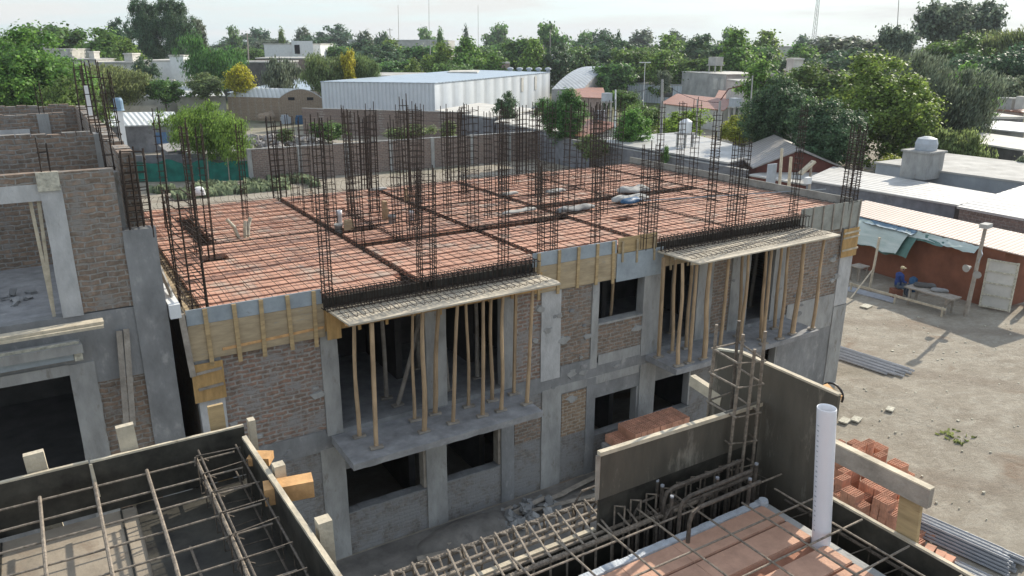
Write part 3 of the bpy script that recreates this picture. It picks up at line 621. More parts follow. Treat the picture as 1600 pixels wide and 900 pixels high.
def bigbars(w, d): return [(-w/2, -d/2), (-w/2, -d/6), (-w/2, d/6), (-w/2, d/2), (w/2, -d/2), (w/2, -d/6), (w/2, d/6), (w/2, d/2)]
big = [(6.4, 13.78, 2.15, .3, .3, 'dense dark rebar column cage where the first long trench meets the left balcony form', 0),
       (9.6, 14.08, 2.0, .34, .3, 'dense rebar column cage at the front edge just above the blue grey form boards', 0),
       (12.35, 13.8, 2.25, .32, .3, 'dense rebar column cage at the left end of the right balcony form', 0),
       (15.45, 13.85, 2.25, .36, .3, 'dense rebar column cage above the middle of the right balcony form', 0)]
for x, y, h, w, d, lb, tl in big: cage(x, y, h, w, d, lb, bigbars(w, d), sp=.11, tilt=tl)
cage(1.99, 14.43, 2.1, .3, .95, 'long open rebar column cage with heavy bars at the near left corner of the deck', [(.15, -.475), (.13, -.44), (-.02, 0), (-.15, .475), (-.13, .44)], sp=.16, fat=True)
t = cage(20.4, 14.0, 2.25, .4, .28, 'rebar column cage with closely spaced rings at the right front corner of the deck', [(-.2, -.14), (.2, -.14), (.2, .14), (-.2, .14), (0, .14), (0, -.14)], sp=.075, fat=True)
slim = [(4.29, 13.75, 3.3, 'slim tall rebar cage at the front edge, left end of the left balcony form', .15),
        (8.2, 13.72, 3.1, 'slim rebar cage standing behind the right part of the left balcony form', .16),
        (10.95, 14.05, 3.1, 'slim rebar cage at the front edge behind the tan form boards', .15),
        (14.33, 13.7, 2.5, 'slim rebar cage between the two dense cages of the right balcony form', .15),
        (17.56, 13.72, 3.0, 'slim rebar cage near the right end of the right balcony form', .15)]
for x, y, h, lb, w in slim: cage(x, y, h, w, w, lb, sp=.14)
inter = [(2.78, 18.32, 2.9, .12, .3, 'tall thin rebar cage by the hole near the left edge of the deck'), (3.0, 18.0, 2.8, .12, .12, 'thin rebar cage just behind the hole near the left edge of the deck'), (2.6, 21.5, 2.9, .14, .14, 'thin rebar cage far back on the left edge of the deck'),
         (6.3, 21.36, 2.5, .25, .14, 'rebar cage standing on the first long trench, farthest but one'), (6.3, 19.3, 2.8, .2, .2, 'rebar cage on the first long trench beside the white pipe'), (6.75, 18.88, 2.95, .18, .2, 'rusty rebar cage right behind the grey pipe cluster on the first trench'), (6.25, 17.2, 3.0, .2, .14, 'rebar cage on the first long trench at its crossing with the short trench'),
         (7.35, 18.95, 2.85, .25, .15, 'rebar cage on the second trench behind the wall of bars'), (7.3, 17.3, 2.85, .16, .16, 'rebar cage at the near end of the short second trench'), (7.7, 17.4, 3.3, .14, .14, 'very tall thin rebar cage right of the short second trench'),
         (8.2, 18.2, 3.05, .25, .2, 'tall ringed rebar cage standing behind the densest front cage'), (9.4, 17.25, 3.1, .22, .2, 'rebar cage on the third long trench at its crossing'), (9.35, 20.4, 2.8, .14, .25, 'rebar cage on the third long trench, farther back'), (11.15, 18.8, 2.75, .2, .14, 'rebar cage by the upper pair of dark slots in the middle of the deck'),
         (11.4, 17.45, 2.85, .22, .2, 'rebar cage beside the white rags in the middle of the deck'), (13.56, 20.3, 2.85, .25, .2, 'rusty rebar cage in the back middle of the deck, behind the dense second front cage'), (12.4, 17.2, 3.0, .2, .3, 'rebar cage on the fourth trench near the grey roll'), (12.45, 18.9, 2.9, .2, .2, 'rebar cage on the fourth trench, farther back'),
         (13.5, 17.0, 2.9, .15, .2, 'rebar cage standing by the dark slot right of the grey roll'), (15.5, 20.8, 2.8, .15, .25, 'thick looking rusty rebar cage on the fifth trench toward the back'), (15.4, 18.85, 2.85, .22, .2, 'rebar cage on the fifth trench left of the wrapped bundles'), (18.3, 17.5, 2.6, .18, .18, 'rebar cage at the crossing near the right edge of the deck'),
         (19.0, 19.75, 2.7, .2, .15, 'rebar cage near the right edge board, farther back'), (18.7, 18.8, 2.85, .2, .18, 'rebar cage near the right edge board before the brick gable house'), (12.3, 20.6, 2.8, .2, .14, 'rebar cage at the far crossing of the fourth trench'), (15.3, 22.3, 2.6, .14, .2, 'rebar cage near the back edge on the fifth trench'), (16.9, 21.3, 2.6, .16, .16, 'small thin rebar cage between the fifth trench and the right edge'), (10.8, 20.5, 2.7, .16, .16, 'thin rebar cage behind the middle slots of the deck')]
for x, y, h, w, d, lb in inter: cage(x, y, h, w, d, lb)
inter2 = [(8.0, 20.6, 2.9, .2, .2, 'rebar cage behind the white drain pipe, toward the back'), (6.4, 22.9, 2.5, .2, .16, 'farthest rebar cage standing on the first long trench'), (7.4, 20.9, 2.8, .16, .2, 'rebar cage at the far end of the short second trench'), (8.6, 19.2, 2.9, .2, .14, 'rebar cage between the second and third trenches, before the grey stub'), (9.45, 21.9, 2.7, .2, .2, 'rebar cage on the third trench near the back edge'), (9.5, 18.9, 2.9, .14, .2, 'rebar cage on the third trench between two crossings'), (10.4, 18.2, 2.8, .14, .14, 'thin rebar cage left of the middle slots'), (3.6, 23.6, 2.3, .14, .14, 'thin rebar cage near the back left corner of the deck'), (4.6, 21.6, 2.5, .12, .12, 'lonely thin rebar cage between the left edge and the first trench'), (13.9, 22.4, 2.6, .16, .16, 'thin rebar cage near the back edge between the fourth and fifth trenches'), (17.3, 18.9, 2.7, .16, .16, 'thin rebar cage right of the wrapped bundles'), (14.6, 18.8, 2.8, .2, .14, 'rebar cage just left of the wrapped bundles'), (11.6, 21.8, 2.7, .16, .14, 'thin rebar cage at the back, left of the fourth trench')]
for x, y, h, w, d, lb in inter2: cage(x, y, h, w, d, lb)
back = [(6.3, 24.3, 2.3, .4, 'paired heavy bars around a thin cage at the back edge, left of all others'), (9.15, 24.2, 2.3, .32, 'heavy bars at the back edge in front of the brick perimeter wall'), (12.35, 24.1, 2.3, .45, 'paired heavy bars at the back edge below the white annex roofs'), (15.25, 24.15, 2.3, .4, 'heavy bars at the back edge left of the white house wall'), (18.6, 24.1, 2.3, .4, 'heavy bars at the far right back corner of the deck')]
for x, y, h, w, lb in back: cage(x, y, h, w, .14, lb, [(-w/2, -.03), (-w/2, .03), (w/2, -.03), (w/2, .03), (-.05, .05), (.05, .05), (0, -.05)], fat=True)
# things lying or standing on the deck
def pipe(px, py, h, r, mt, label, tilt=0, z=5.95):
    p = G(px, py, 6.05); b = MB(); n = 14
    ring = lambda rr, zz: [(p.x+rr*math.cos(2*math.pi*k/n)+tilt*zz, p.y+rr*math.sin(2*math.pi*k/n), z+zz) for k in range(n)]
    for i, (rr, zz) in enumerate(((r, 0), (r, h*.75), (r*1.12, h*.76), (r*1.12, h), (r*.9, h), (r*.9, .05))):
        b.v += ring(rr, zz)
        if i:
            q = (i-1)*n
            for k in range(n): b.f.append((q+k, q+(k+1) % n, q+n+(k+1) % n, q+n+k))
    b.f.append(tuple(5*n+k for k in range(n)))
    return solid('drain_pipe', b, mt, label, 'pipe', smooth=True)
pipe(531, 352, .5, .07, 'pvc', 'white drain pipe sticking up from the deck beside the first long trench')
pipe(529, 357, .22, .1, 'concrete', 'stubby grey sleeve around the foot of the white drain pipe')
pipe(613, 346, .28, .1, 'concrete_dark', 'dark mouthed grey pipe stub in the middle left of the deck')
pipe(643, 340, .3, .07, 'pvc', 'short white pipe stub with dark foot in the middle left of the deck')
for px, py, tx, hh, lb in ((374, 371, -.25, .5, 'left one of the three buff conduit tubes by the left trench'), (383, 370, .05, .42, 'middle one of the three buff conduit tubes by the left trench'), (387, 369, .12, .48, 'right one of the three buff conduit tubes by the left trench')):
    p = G(px, py, 6.02); b = MB(); b.tube([(p.x, p.y, 5.95), (p.x+tx*.4, p.y, 6.05+hh*.5), (p.x+tx, p.y+.02, 6.0+hh)], .045, 9); solid('conduit_tube', b, 'cement_edge', lb, 'pipe', 'buff tubes by the left trench')
def brickblock(px, py, lb, s=(.2, .12, .25), mt='ply_tan'):
    p = G(px, py, 6.08); b = MB(); b.box(p.x, p.x+s[0], p.y, p.y+s[1], 6.02, 6.02+s[2]); b.box(p.x-.05, p.x+s[0]+.02, p.y-.03, p.y, 6.02, 6.02+s[2]*.6); solid('offcut_block', b, mt, lb, 'block')
brickblock(540, 356, 'rough buff block beside the white drain pipe'); brickblock(601, 340, 'brown board end standing left of the dark mouthed pipe stub', (.1, .2, .5), 'wood_pole'); brickblock(634, 312, 'small brown stub standing on the third trench', (.08, .08, .4), 'wood_pole')
def blob(px, py, L_, W_, hgt, ang, mt, name, lb, cat, z=6.06):
    p = G(px, py, z); b = MB(); n = 22; k = 10
    for i in range(n+1):
        f = i/n*2-1; rr = math.sqrt(max(0, 1-f**4))*.5+.02
        for q in range(k):
            a = 2*math.pi*q/k; x = f*L_/2; yv = math.cos(a)*rr*W_; zv = max(-.02, math.sin(a)*rr*hgt)
            nn = 1+.5*noise.noise(Vector((x*3, q*.8, L_)))
            X = x*math.cos(ang)-yv*nn*math.sin(ang); Yv = x*math.sin(ang)+yv*nn*math.cos(ang); b.v.append((p.x+X, p.y+Yv, z+.02+zv*nn))
    for i in range(n):
        for q in range(k): b.f.append((i*k+q, i*k+(q+1) % k, (i+1)*k+(q+1) % k, (i+1)*k+q))
    b.f.append(tuple(range(k-1, -1, -1))); b.f.append(tuple(n*k+q for q in range(k)))
    solid(name, b, mt, lb, cat, smooth=True)
blob(900, 328, 1.5, .3, .22, .12, 'concrete_dark', 'fabric_roll', 'long dark grey fabric roll lying across the fourth trench', 'roll')
blob(990, 299, 1.3, .5, .3, .0, 'dirtywhite', 'cement_bag', 'grey white wrapped bundle lying left of the dense cage at the right balcony', 'bundle')
blob(985, 312, 1.5, .4, .25, .05, 'dirtywhite', 'white_bundle', 'flat white bundle lying just behind the blue tarpaulin', 'bundle')
blob(986, 316, .8, .35, .22, .1, 'bluetarp', 'blue_tarpaulin', 'folded blue tarpaulin lying on the clay deck', 'tarpaulin', z=6.1)
blob(868, 300, .8, .3, .15, .1, 'dirtywhite', 'rag', 'white rag lying behind the second dense front cage', 'rag')
blob(812, 331, 1.3, .22, .12, .15, 'dirtywhite', 'paper_strip', 'long white rag strip lying in the middle of the deck', 'rag')
blob(796, 304, .7, .2, .12, .1, 'dirtywhite', 'rag', 'small white rag by the bars in the back middle of the deck', 'rag')
blob(590, 297, .7, .2, .12, .1, 'dirtywhite', 'rag', 'small pale rag near the back edge of the deck', 'rag')
blob(312, 305, .35, .25, .4, 0, 'white_paint', 'cement_sack', 'white sack with red print hanging on the bars at the left deck edge', 'sack', z=6.2)
b = MB(); p = G(1006, 315, 6.1); q = G(1290, 297, 6.1); b.tube([p+Vector((0, 0, .03)), (p+q)/2+Vector((0, .05, .02)), q+Vector((0, 0, .03))], .018, 5); solid('conduit_hose', b, 'ply_blue', 'long pale blue conduit lying along the right half of the deck', 'conduit')
b = MB(); p = G(455, 441, 6.0); b.box(3.62, 3.85, 14.42, 14.6, 5.84, 5.9); solid('junction_box', b, 'steel', 'grey metal junction box sunk in the small hole at the front left of the deck', 'box')
# ================================================================== LEFT BUILDING
LB = thing('brick_building', 'two storey brick building with roofless top floor and grey corner column at the left', 'building', (1.4, Y0, 0))
YL = 13.9
column(.97, 1.48, 0, 7.66, 'concrete_dark', YL-.01, par=LB)
b = MB().box(1.44, 1.478, YL-.02, 26.2, 0, 6.3); b.build('side_wall', 'concrete_dark', LB)
wall(.2, .98, 6.36, 8.69, 'brick', YL, .18, par=LB)
column(-.08, .22, 6.33, 8.5, 'concrete_white', YL, par=LB)
wall(-4.5, -.07, 8.27, 8.53, 'concrete_white', YL-.01, .2, name='lintel', par=LB)
wall(-4.5, .2, 8.53, 8.7, 'brick', YL, .18, par=LB)
MB().box(-.1, .21, YL-.06, YL-.0, 8.42, 8.71).build('cap_block', 'cement_edge', LB)
wall(-4.5, 1.0, 5.5, 6.34, 'concrete_dark', YL-.005, .24, name='floor_band', par=LB)
wall(.24, .98, 2.6, 5.5, 'brick', YL+.01, .22, par=LB); wall(.24, .98, 5.1, 5.5, 'concrete_dark', YL-.005, .05, name='render_patch', par=LB)
column(-.14, .25, 0, 5.5, 'concrete', YL, par=LB)
wall(-4.5, -.12, 0, 3.0, 'concrete_dark', YL, .2, name='base_wall', par=LB)
wall(-4.5, -.13, 5.33, 5.52, 'concrete', YL-.03, .2, name='lintel', par=LB)
b = MB(); b.box(-4.5, 1.2, YL+.2, 26, 6.1, 6.3); b.build('floor_slab', 'concrete_floor', LB)
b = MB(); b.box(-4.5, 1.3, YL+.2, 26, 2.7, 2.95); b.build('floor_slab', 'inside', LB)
def roughwall(x0, x1, y0, y1, z0, z1, mt, par, name='brick_wall', ax=0):
    # brick wall whose top course is uneven
    b = MB(); b.box(x0, x1, y0, y1, z0, z1); L_ = (x1-x0) if ax == 0 else (y1-y0); n = int(L_/.26)
    for i in range(n):
        h = random.choice([.0, .03, .05, .06])+.004
        if ax == 0: b.box(x0+i*.26+.01, x0+i*.26+.25, y0+.01, y1-.01, z1, z1+h)
        else: b.box(x0+.01, x1-.01, y0+i*.26+.01, y0+i*.26+.25, z1, z1+h)
    return b.build(name, mt, par)
roughwall(-4.5, 1.1, 17.8, 17.98, 6.3, 8.86, 'brick', LB)
roughwall(-4.5, .7, 22.7, 22.88, 6.3, 8.9, 'brick', LB)
roughwall(1.1, 1.36, 14.15, 26.1, 6.3, 8.86, 'brick', LB, ax=1)
wall(-4.5, -.1, 7.9, 8.6, 'concrete_white', 22.66, .04, name='render_patch', par=LB)
column(.1, .35, 6.3, 8.95, 'concrete', 22.66, par=LB)
roughwall(-4.5, 1.1, 26.0, 26.2, 3, 8.9, 'brick', LB)
MB().box(1.0, 1.12, 17.7, 18.05, 6.3, 8.88).build('column', 'concrete', LB)
MB().box(.94, 1.06, 14.12, 14.3, 6.3, 8.6).build('column', 'concrete', LB)
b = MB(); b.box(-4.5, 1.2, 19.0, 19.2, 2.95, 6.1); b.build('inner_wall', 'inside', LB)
# the canopy slab in front
p = G(128, 536, 5.95); yf = p.y; xr = p.x
b = MB(); b.prism([(-4.5, YL-.01), (xr-.03, YL-.01), (xr, yf), (-4.5, yf+.02)], 5.78, 5.93); b.build('canopy_slab', 'concrete', LB)
b = MB(); b.prism([(-4.5, YL-.2), (xr-.1, YL-.2), (xr-.04, yf+.05), (-4.5, yf+.07)], 5.931, 5.97); b.build('mortar_bed', 'cement_edge', LB)
b = MB(); b.box(-4.5, xr-.15, yf+.12, YL-.02, 5.64, 5.776); b.build('canopy_rim', 'ply_blue', LB)
MB().box(xr-.14, xr-.02, yf+.1, yf+.3, 5.62, 5.775).build('packer', 'cement_edge', LB)
p = GY(160, 500, 13.4)
for k, (dz, lb) in enumerate(((0, 'lower one of the two long pale planks lying on the canopy slab'), (.048, 'upper one of the two long pale planks lying on the canopy slab'))):
    b = MB(); b.bar((-4.6, 13.32-.03*k, p.z-.05+dz), (p.x+.01*k, 13.3+.06*k, p.z-.05+dz), .2, .045); solid('plank', b, 'wood_pale', lb, 'plank', 'planks on the canopy slab')
for k, (a, c, lb) in enumerate((((186, 517), (198, 668), 'left one of the two boards leaning against the brick wall below the grey band'), ((197, 514), (208, 665), 'right one of the two boards leaning against the brick wall below the grey band'))):
    A = GY(*a, YL-.06); C = GY(*c, YL-.25); b = MB(); b.bar(A, C, .09, .045, up=(0, 1, 0)); solid('leaning_board', b, 'wood_grey', lb, 'board', 'boards leaning on the brick building')
for k, (a, c, lb) in enumerate((((47, 314), (66, 395), 'upper left thin batten in the roofless doorway of the brick building'), ((60, 312), (78, 460), 'longer thin batten along the white column of the roofless doorway'))):
    A = GY(*a, YL+.1); C = GY(*c, YL+.12); b = MB(); b.bar(A, (C.x, C.y, 6.32), .05, .04, up=(0, 1, 0)); solid('batten', b, 'wood_pale', lb, 'batten')
# heap of debris on the roofless floor
def heap(cx, cy, z, rx, ry, h, n, mt, name, lb, cat='rubble', smin=.05, smax=.16, kind=None):
    b = MB()
    for i in range(n):
        a = random.uniform(0, 6.283); q = math.sqrt(random.random()); x = cx+rx*q*math.cos(a); y = cy+ry*q*math.sin(a); s = random.uniform(smin, smax)
        c = Vector((x, y, z+max(0, h*(1-q))*random.random()+s*.2)); vs_ = []
        rot = Matrix.Rotation(random.uniform(0, 6), 3, Vector((jit(1), jit(1), 1)).normalized())
        for v in ((-1, -1, -1), (1, -1, -1), (1, 1, -1), (-1, 1, -1), (-1, -1, 1), (1, -1, 1), (1, 1, 1), (-1, 1, 1)):
            vs_.append(c+rot @ Vector((v[0]*s*.5*random.uniform(.7, 1.2), v[1]*s*.4*random.uniform(.6, 1.2), v[2]*s*.25*random.uniform(.6, 1.2))))
        b.add(vs_, [(3, 2, 1, 0), (4, 5, 6, 7), (0, 1, 5, 4), (1, 2, 6, 5), (2, 3, 7, 6), (3, 0, 4, 7)])
    o = b.build(name, mt); tag(o, lb, cat)
    if kind: o['kind'] = kind
    return o
heap(-1.3, 15.6, 6.3, .9, .6, .15, 60, 'concrete_dark', 'rubble', 'grey rubble scattered on the roofless floor of the brick building', kind='stuff')
# white foam gutter between the two buildings
b = MB(); b.box(1.5, 1.68, 13.75, 15.2, 6.05, 6.3); solid('foam_block', b, 'white_paint', 'white foam block wedged in the gap between the brick building and the deck', 'block')
b = MB(); A = GY(215, 258, 15.5); b.bar((1.5, 16.8, 7.2), (1.62, 14.2, 6.35), .2, .03, up=(1, 0, 0)); solid('crumpled_sheet', b, 'dirtywhite', 'crumpled grey white sheet hanging behind the grey corner column', 'sheet')
# starter cages of the brick building
SG = 'starter bars of the brick building'
def frame_cage(x, y, z, h, w, d, lb, mt_fat=True):
    bars = [(-w/2, -d/2), (-w/2, d/2), (w/2, -d/2), (w/2, d/2)]+([(-w/2, 0), (w/2, 0), (-.04, d/2), (.05, d/2)] if mt_fat else [])
    return cage(x, y, h-(6.1-z), w, d, lb, bars, fat=mt_fat, sp=.13 if mt_fat else .24, z=z, group=SG)
t = frame_cage(1.27, 13.98, 7.5, 1.42, .34, .18, 'rebar cage with bent over top on the grey corner column of the brick building')
b = MB(); b.tube([(-.19, -.1, 1.35), (-.17, -.1, 1.45), (.15, -.1, 1.44), (.19, -.1, 1.3)], .013, 5); o = link('bent_bar', b.mesh('bent_bar', 'rust'), t); o.location = (0, 0, 0)
frame_cage(1.0, 14.4, 6.4, 3.0, .12, .12, 'thin starter cage just behind the cage on the grey corner column', False)
frame_cage(1.25, 15.6, 7.8, 2.4, .14, .3, 'bent starter cage on the side wall of the brick building, second from the front', False)
frame_cage(1.2, 17.95, 8.0, 2.2, .2, .14, 'tall starter cage where the second brick wall meets the side wall', False)
frame_cage(1.2, 20.2, 8.0, 2.2, .2, .14, 'starter cage on the side wall between the second and third brick walls', False)
frame_cage(1.15, 22.8, 8.0, 2.1, .2, .14, 'starter cage at the far end of the side wall beside the white square post', False)
frame_cage(.22, 22.75, 8.9, .7, .1, .08, 'short thin bars sticking out of the third brick wall', False)
frame_cage(.05, 13.95, 8.7, .45, .12, .05, 'two short bars sticking out of the pale cap block', False)
p = GY(141, 181, 22.5); b = MB(); b.box(p.x-.06, p.x+.06, 22.42, 22.54, 8.6, GY(141, 134, 22.5).z); solid('square_post', b, 'white_paint', 'white square post rising from the side wall of the brick building', 'post')

# ================================================================== FOREGROUND: LEFT FORM BOX
ZF = 7.85
body = MB(); body.box(-7, 1.02, -4, 5.5, 0, 7.3); body.box(1.021, 4.06, -4, 3.2, 0, 6.9)
solid('near_building', body, 'concrete_dark', 'grey body of the near building under the two foreground formwork boxes', 'building')
FL = thing('formwork_box', 'large open formwork box of oiled boards with a rebar grid, bottom left of the photo', 'formwork', (-1, 5, 7.3))
YB = G(142, 722, ZF).y; XR = 1.0
zb = GY(150, 800, YB).z
A = G(0, 758, ZF-.0); 
def board(p0, p1, z0, z1, t, mt, name, par, edge='wood_pale', side=1, eh=.012):
    # vertical board from p0 to p1 with a pale worn top edge
    p0 = Vector((p0[0], p0[1], 0)); p1 = Vector((p1[0], p1[1], 0)); d = (p1-p0).normalized(); n = Vector((-d.y, d.x, 0))*side*t
    b = MB(); b.prism([p0[:2], p1[:2], (p1+n)[:2], (p0+n)[:2]], z0, z1-eh); o = b.build(name, mt, par)
    b = MB(); k = max(2, int((p1-p0).length/.08)); q = len(b.v)
    for i in range(k+1):
        c = p0+(p1-p0)*i/k; e = jit(.003)
        for v, zz in ((c-n*(.04+e*8), z1-eh-.002), (c+n*(1.04+e*8), z1-eh-.002), (c+n*(1.04+e*8), z1+jit(.002)), (c-n*(.04-e*8), z1+jit(.002))): b.v.append((v.x, v.y, zz))
    for i in range(k):
        for m_ in range(4): b.f.append((i*4+m_, i*4+(m_+1) % 4, (i+1)*4+(m_+1) % 4, (i+1)*4+m_))
    b.f.append((3, 2, 1, 0)); b.f.append(tuple(k*4+m_ for m_ in range(4)))
    b.build('board_edge', edge, o)
    return o
xj = G(141, 723, ZF).x
board((-3.2, YB+.02), (xj-.01, YB+.02), zb-.02, ZF, .022, 'ply_black_shade', 'side_board', FL, side=1)
board((xj, YB), (XR, YB-.0), zb-.02, ZF+.005, .022, 'ply_black_shade', 'side_board', FL, side=1)
MB().bar((xj, YB-.012, ZF-.01), (xj+.015, YB-.015, ZF-.27), .02, .01, up=(0, 1, 0)).build('batten', 'wood_pale', FL)
E1 = G(378, 682, ZF); E2 = G(525, 900, ZF); dd = (E2-E1)/(E1.y-E2.y); E3 = E1+dd*4
board((E1.x, E1.y), (E3.x, E3.y), zb-.02, ZF, .03, 'ply_black_shade', 'side_board', FL, side=1, edge='wood_pale', eh=.02)
zfl = zb-.02
MB().box(-3.2, E1.x+.05, 0, YB, zfl-.05, zfl-.02).build('floor_board', 'ply_floor', FL)
b = MB()
for x in (-1.35, -.62, .1, .72): b.box(x-.006, x+.006, .5, YB-.01, zfl-.022, zfl-.012)
b.build('board_joint', 'ply_black_shade', FL)
MB().box(.2, E1.x+.2, .3, YB-.002, zfl-.019, zfl-.006).build('floor_board', 'ply_black_shade', FL)  # near-black sheet over the right board's shadow area, shade painted as colour
# rebar grid
zr = ZF-.11
def rod(par, pts, r, mt='rust_light', name='rebar', n=7): return MB().tube(pts, r, n).build(name, mt, par)
ys = [G(64, 798, zr).y, G(60, 833, zr).y]; st = .262
y = YB-.13; k = 0
while y > 1.3:
    rod(FL, [(-3.1, y+.03+jit(.01), zr-.012), (-1.2, y+.01+jit(.012), zr-.012+jit(.004)), (-.1, y+jit(.01), zr-.012+jit(.004)), (E1.x-.06, y-.01, zr-.012)], .0075); y -= st; k += 1
xs0 = G(316, 740, zr).x; xs = [xs0-i*.325 for i in range(8)]
for x in xs: rod(FL, [(x, YB-.11, zr), (x+.01+jit(.01), 4.2, zr+.002), (x+jit(.02), 2.8, zr+.004), (x, .8, zr)], .012)
for x in (xs0-.325+.09, xs0-.325*3+.03): rod(FL, [(x+.05, 4.7, zfl+.05), (x+.08, 3.2, zfl+.05), (x+.06, 1.0, zfl+.05)], .0085)
# edge beam cage along the right board
bc = MB(); ex = E1.x-.02
for (dx, dz) in ((-.04, .27), (-.3, .30), (-.06, .05), (-.3, .05)): rod(FL, [(E1.x+dx, YB-.1, zfl+dz+.05), (E1.x+dx+.02, 1.0, zfl+dz+.05)], .0075, 'bar_dark', 'beam_bar')
y = YB-.2
while y > 1.3:
    x0 = E1.x-.33; x1 = E1.x-.03; z0 = zfl+.07; z1 = zfl+.36; e = jit(.04)
    rod(FL, [(x0-.02, y+e, z1-.06), (x0, y, z1), (x1, y+e, z1), (x1, y, z0), (x0, y+e, z0), (x0, y, z1), (x0+.08, y+.02, z1-.07)], .005, 'bar_dark', 'stirrup', 5); y -= .27
# timber pegs and blocks holding the form
def timber(pa, pb, w, h, mt, lb, z=None, up=(0, 0, 1), name='timber_block', cat='timber', group=None):
    b = MB(); b.bar(pa, pb, w, h, up=up); return solid(name, b, mt, lb, cat, group)
pg = 'pegs behind the left formwork box'
p = GY(66, 735, YB+.1); timber((p.x, YB+.09, 7.3), (p.x-.03, YB+.09, GY(66, 703, YB+.1).z), .12, .05, 'wood_pale', 'pale peg standing before the dark opening, farthest left', up=(0, 1, 0), name='timber_peg', group=pg)
p = GY(205, 700, YB+.1); timber((p.x+.01, YB+.09, 7.3), (p.x-.02, YB+.09, GY(205, 661, YB+.1).z), .115, .05, 'wood_pale', 'pale peg standing below the two leaning boards', up=(0, 1, 0), name='timber_peg', group=pg)
p = GY(338, 655, YB+.12); timber((p.x+.01, YB+.1, 7.3), (GY(335, 631, YB+.12).x, YB+.1, GY(335, 631, YB+.12).z), .11, .03, 'ply_yellow', 'small yellow ply peg in front of the ochre corner form', up=(0, 1, 0), name='timber_peg', group=pg)
for a, c, w, h, mt, lb in (((393, 664), (402, 708), .05, .07, 'wood_pale', 'small pale peg right at the far corner of the left formwork box'), ((405, 716), (424, 716), .12, .06, 'wood_new', 'small orange block just right of the far corner of the left formwork box'),
                           ((436, 735), (444, 790), .075, .075, 'wood_pale', 'pale peg beside the big sawn beam end'), ((447, 765), (489, 757), .125, .12, 'wood_new', 'thick sawn orange beam end sticking out of the left formwork box'),
                           ((506, 822), (520, 905), .085, .085, 'wood_pale', 'nearest tall peg at the right edge of the left formwork box')):
    A = G(*a, ZF-.02 if a[0] != c[0]-42 else ZF-.08); C = G(*c, ZF-.16); 
    if abs(a[1]-c[1]) < 12:
        C = G(*c, ZF-.1); A = G(*a, ZF-.1); b = MB(); b.bar(A-(C-A)*.8, C, w, h)
    else:
        b = MB(); b.bar((A.x, A.y, ZF+.03), (A.x+.005, A.y-.01, 7.2), w, h, up=(0, 1, 0))
    solid('timber_peg' if 'peg' in lb else 'timber_block', b, mt, lb, 'timber', 'timbers along the left formwork box')

# ================================================================== FOREGROUND: RIGHT SLAB AND BEAM TRENCH
ZD = 7.7
XW = 4.06; YW = 3.22
FRt = thing('formwork_trench', 'deep beam formwork with thick reinforcement and tall dirty boards at the bottom right', 'formwork', (3, 3, 6.9))
def zGY(px, py, Y): return GY(px, py, Y).z
# far board: a lower piece then the tall plate
ZC = GY(935, 782, YW).z
A = GY(940, 707, YW); Bp = GY(1110, 664, YW)
b = MB(); b.prism([(A.x, YW), (XW-.03, YW), (XW-.03, YW+.025), (A.x, YW+.025)], ZC, A.z-.02); o = b.build('side_board', 'ply_dirty', FRt)
MB().box(A.x+.002, XW-.03, YW+.003, YW+.022, 6.92, ZC-.004).build('side_board', 'ply_black_shade', FRt)  # lower part near-black: trench depth shade put into the board colour
b = MB(); b.bar((A.x-.01, YW+.012, A.z-.01), (XW-.03, YW+.012, (A.z+Bp.z)/2-.008), .035, .026); b.build('board_edge', 'wood_pale', o)
b = MB(); b.bar((A.x-.015, YW+.012, A.z-.02), (A.x-.01, YW+.012, ZC), .03, .014, up=(0, 1, 0)); b.build('board_edge', 'wood_grey', o)
# left low far board of the trench
A2 = G(620, 905, 7.78)
board((A.x-.02, YW+.0), (-1, YW-.02), 6.92, 7.72, .03, 'ply_black_shade', 'side_board', FRt, side=-1)
T1 = GX(1118, 548, XW); T2 = GX(1310, 619, XW)
b = MB(); q = [(XW, T1.y+.05, 6.95), (XW, T2.y, 6.95), (XW, T2.y, T2.z), (XW, T1.y-.25, GX(1198, 570, XW).z), (XW, T1.y+.02, T1.z)]
v = q+[(x+.025, y, z) for x, y, z in q]; b.add(v, [(0, 1, 2, 3, 4), (9, 8, 7, 6, 5)]+[(i, 5+i, 5+(i+1) % 5, (i+1) % 5) for i in range(5)]); tb = b.build('tall_board', 'ply_dirty', FRt)
b = MB(); b.bar((XW+.012, T1.y-.22, GX(1200, 570, XW).z+.004), (XW+.012, T2.y, T2.z+.006), .034, .014); b.build('board_edge', 'wood_pale', tb)
b = MB(); b.bar((XW+.012, T1.y+.04, T1.z+.004), (XW+.012, T1.y-.22, GX(1198, 570, XW).z+.004), .034, .014); b.build('board_edge', 'cement_edge', tb)
P0 = GX(1081, 592, XW-.0); P1_ = GX(1112, 610, XW)
b = MB(); b.bar((XW+.02, P0.y+.02, P0.z-.02), (XW+.02, P1_.y-.1, P1_.z-.045), .05, .085); solid('timber_block', b, 'wood_pale', 'pale plank end sticking out behind the tall dirty board', 'timber')
b = MB(); p = GX(1297, 612, XW+.05); b.bar((p.x, p.y+.07, p.z-.02), (p.x, p.y-.05, p.z-.06), .08, .1); solid('timber_block', b, 'wood_new', 'orange block at the right top corner of the tall dirty board', 'timber')
b = MB(); c0 = GX(1300, 618, XW+.12); b.tube([c0+Vector((0, .08*math.cos(a), .075*math.sin(a)+.01)) for a in [R(200-22*i) for i in range(11)]], .008, 7); solid('black_hose', b, 'black_plastic', 'loop of black hose behind the top corner of the tall dirty board', 'hose')
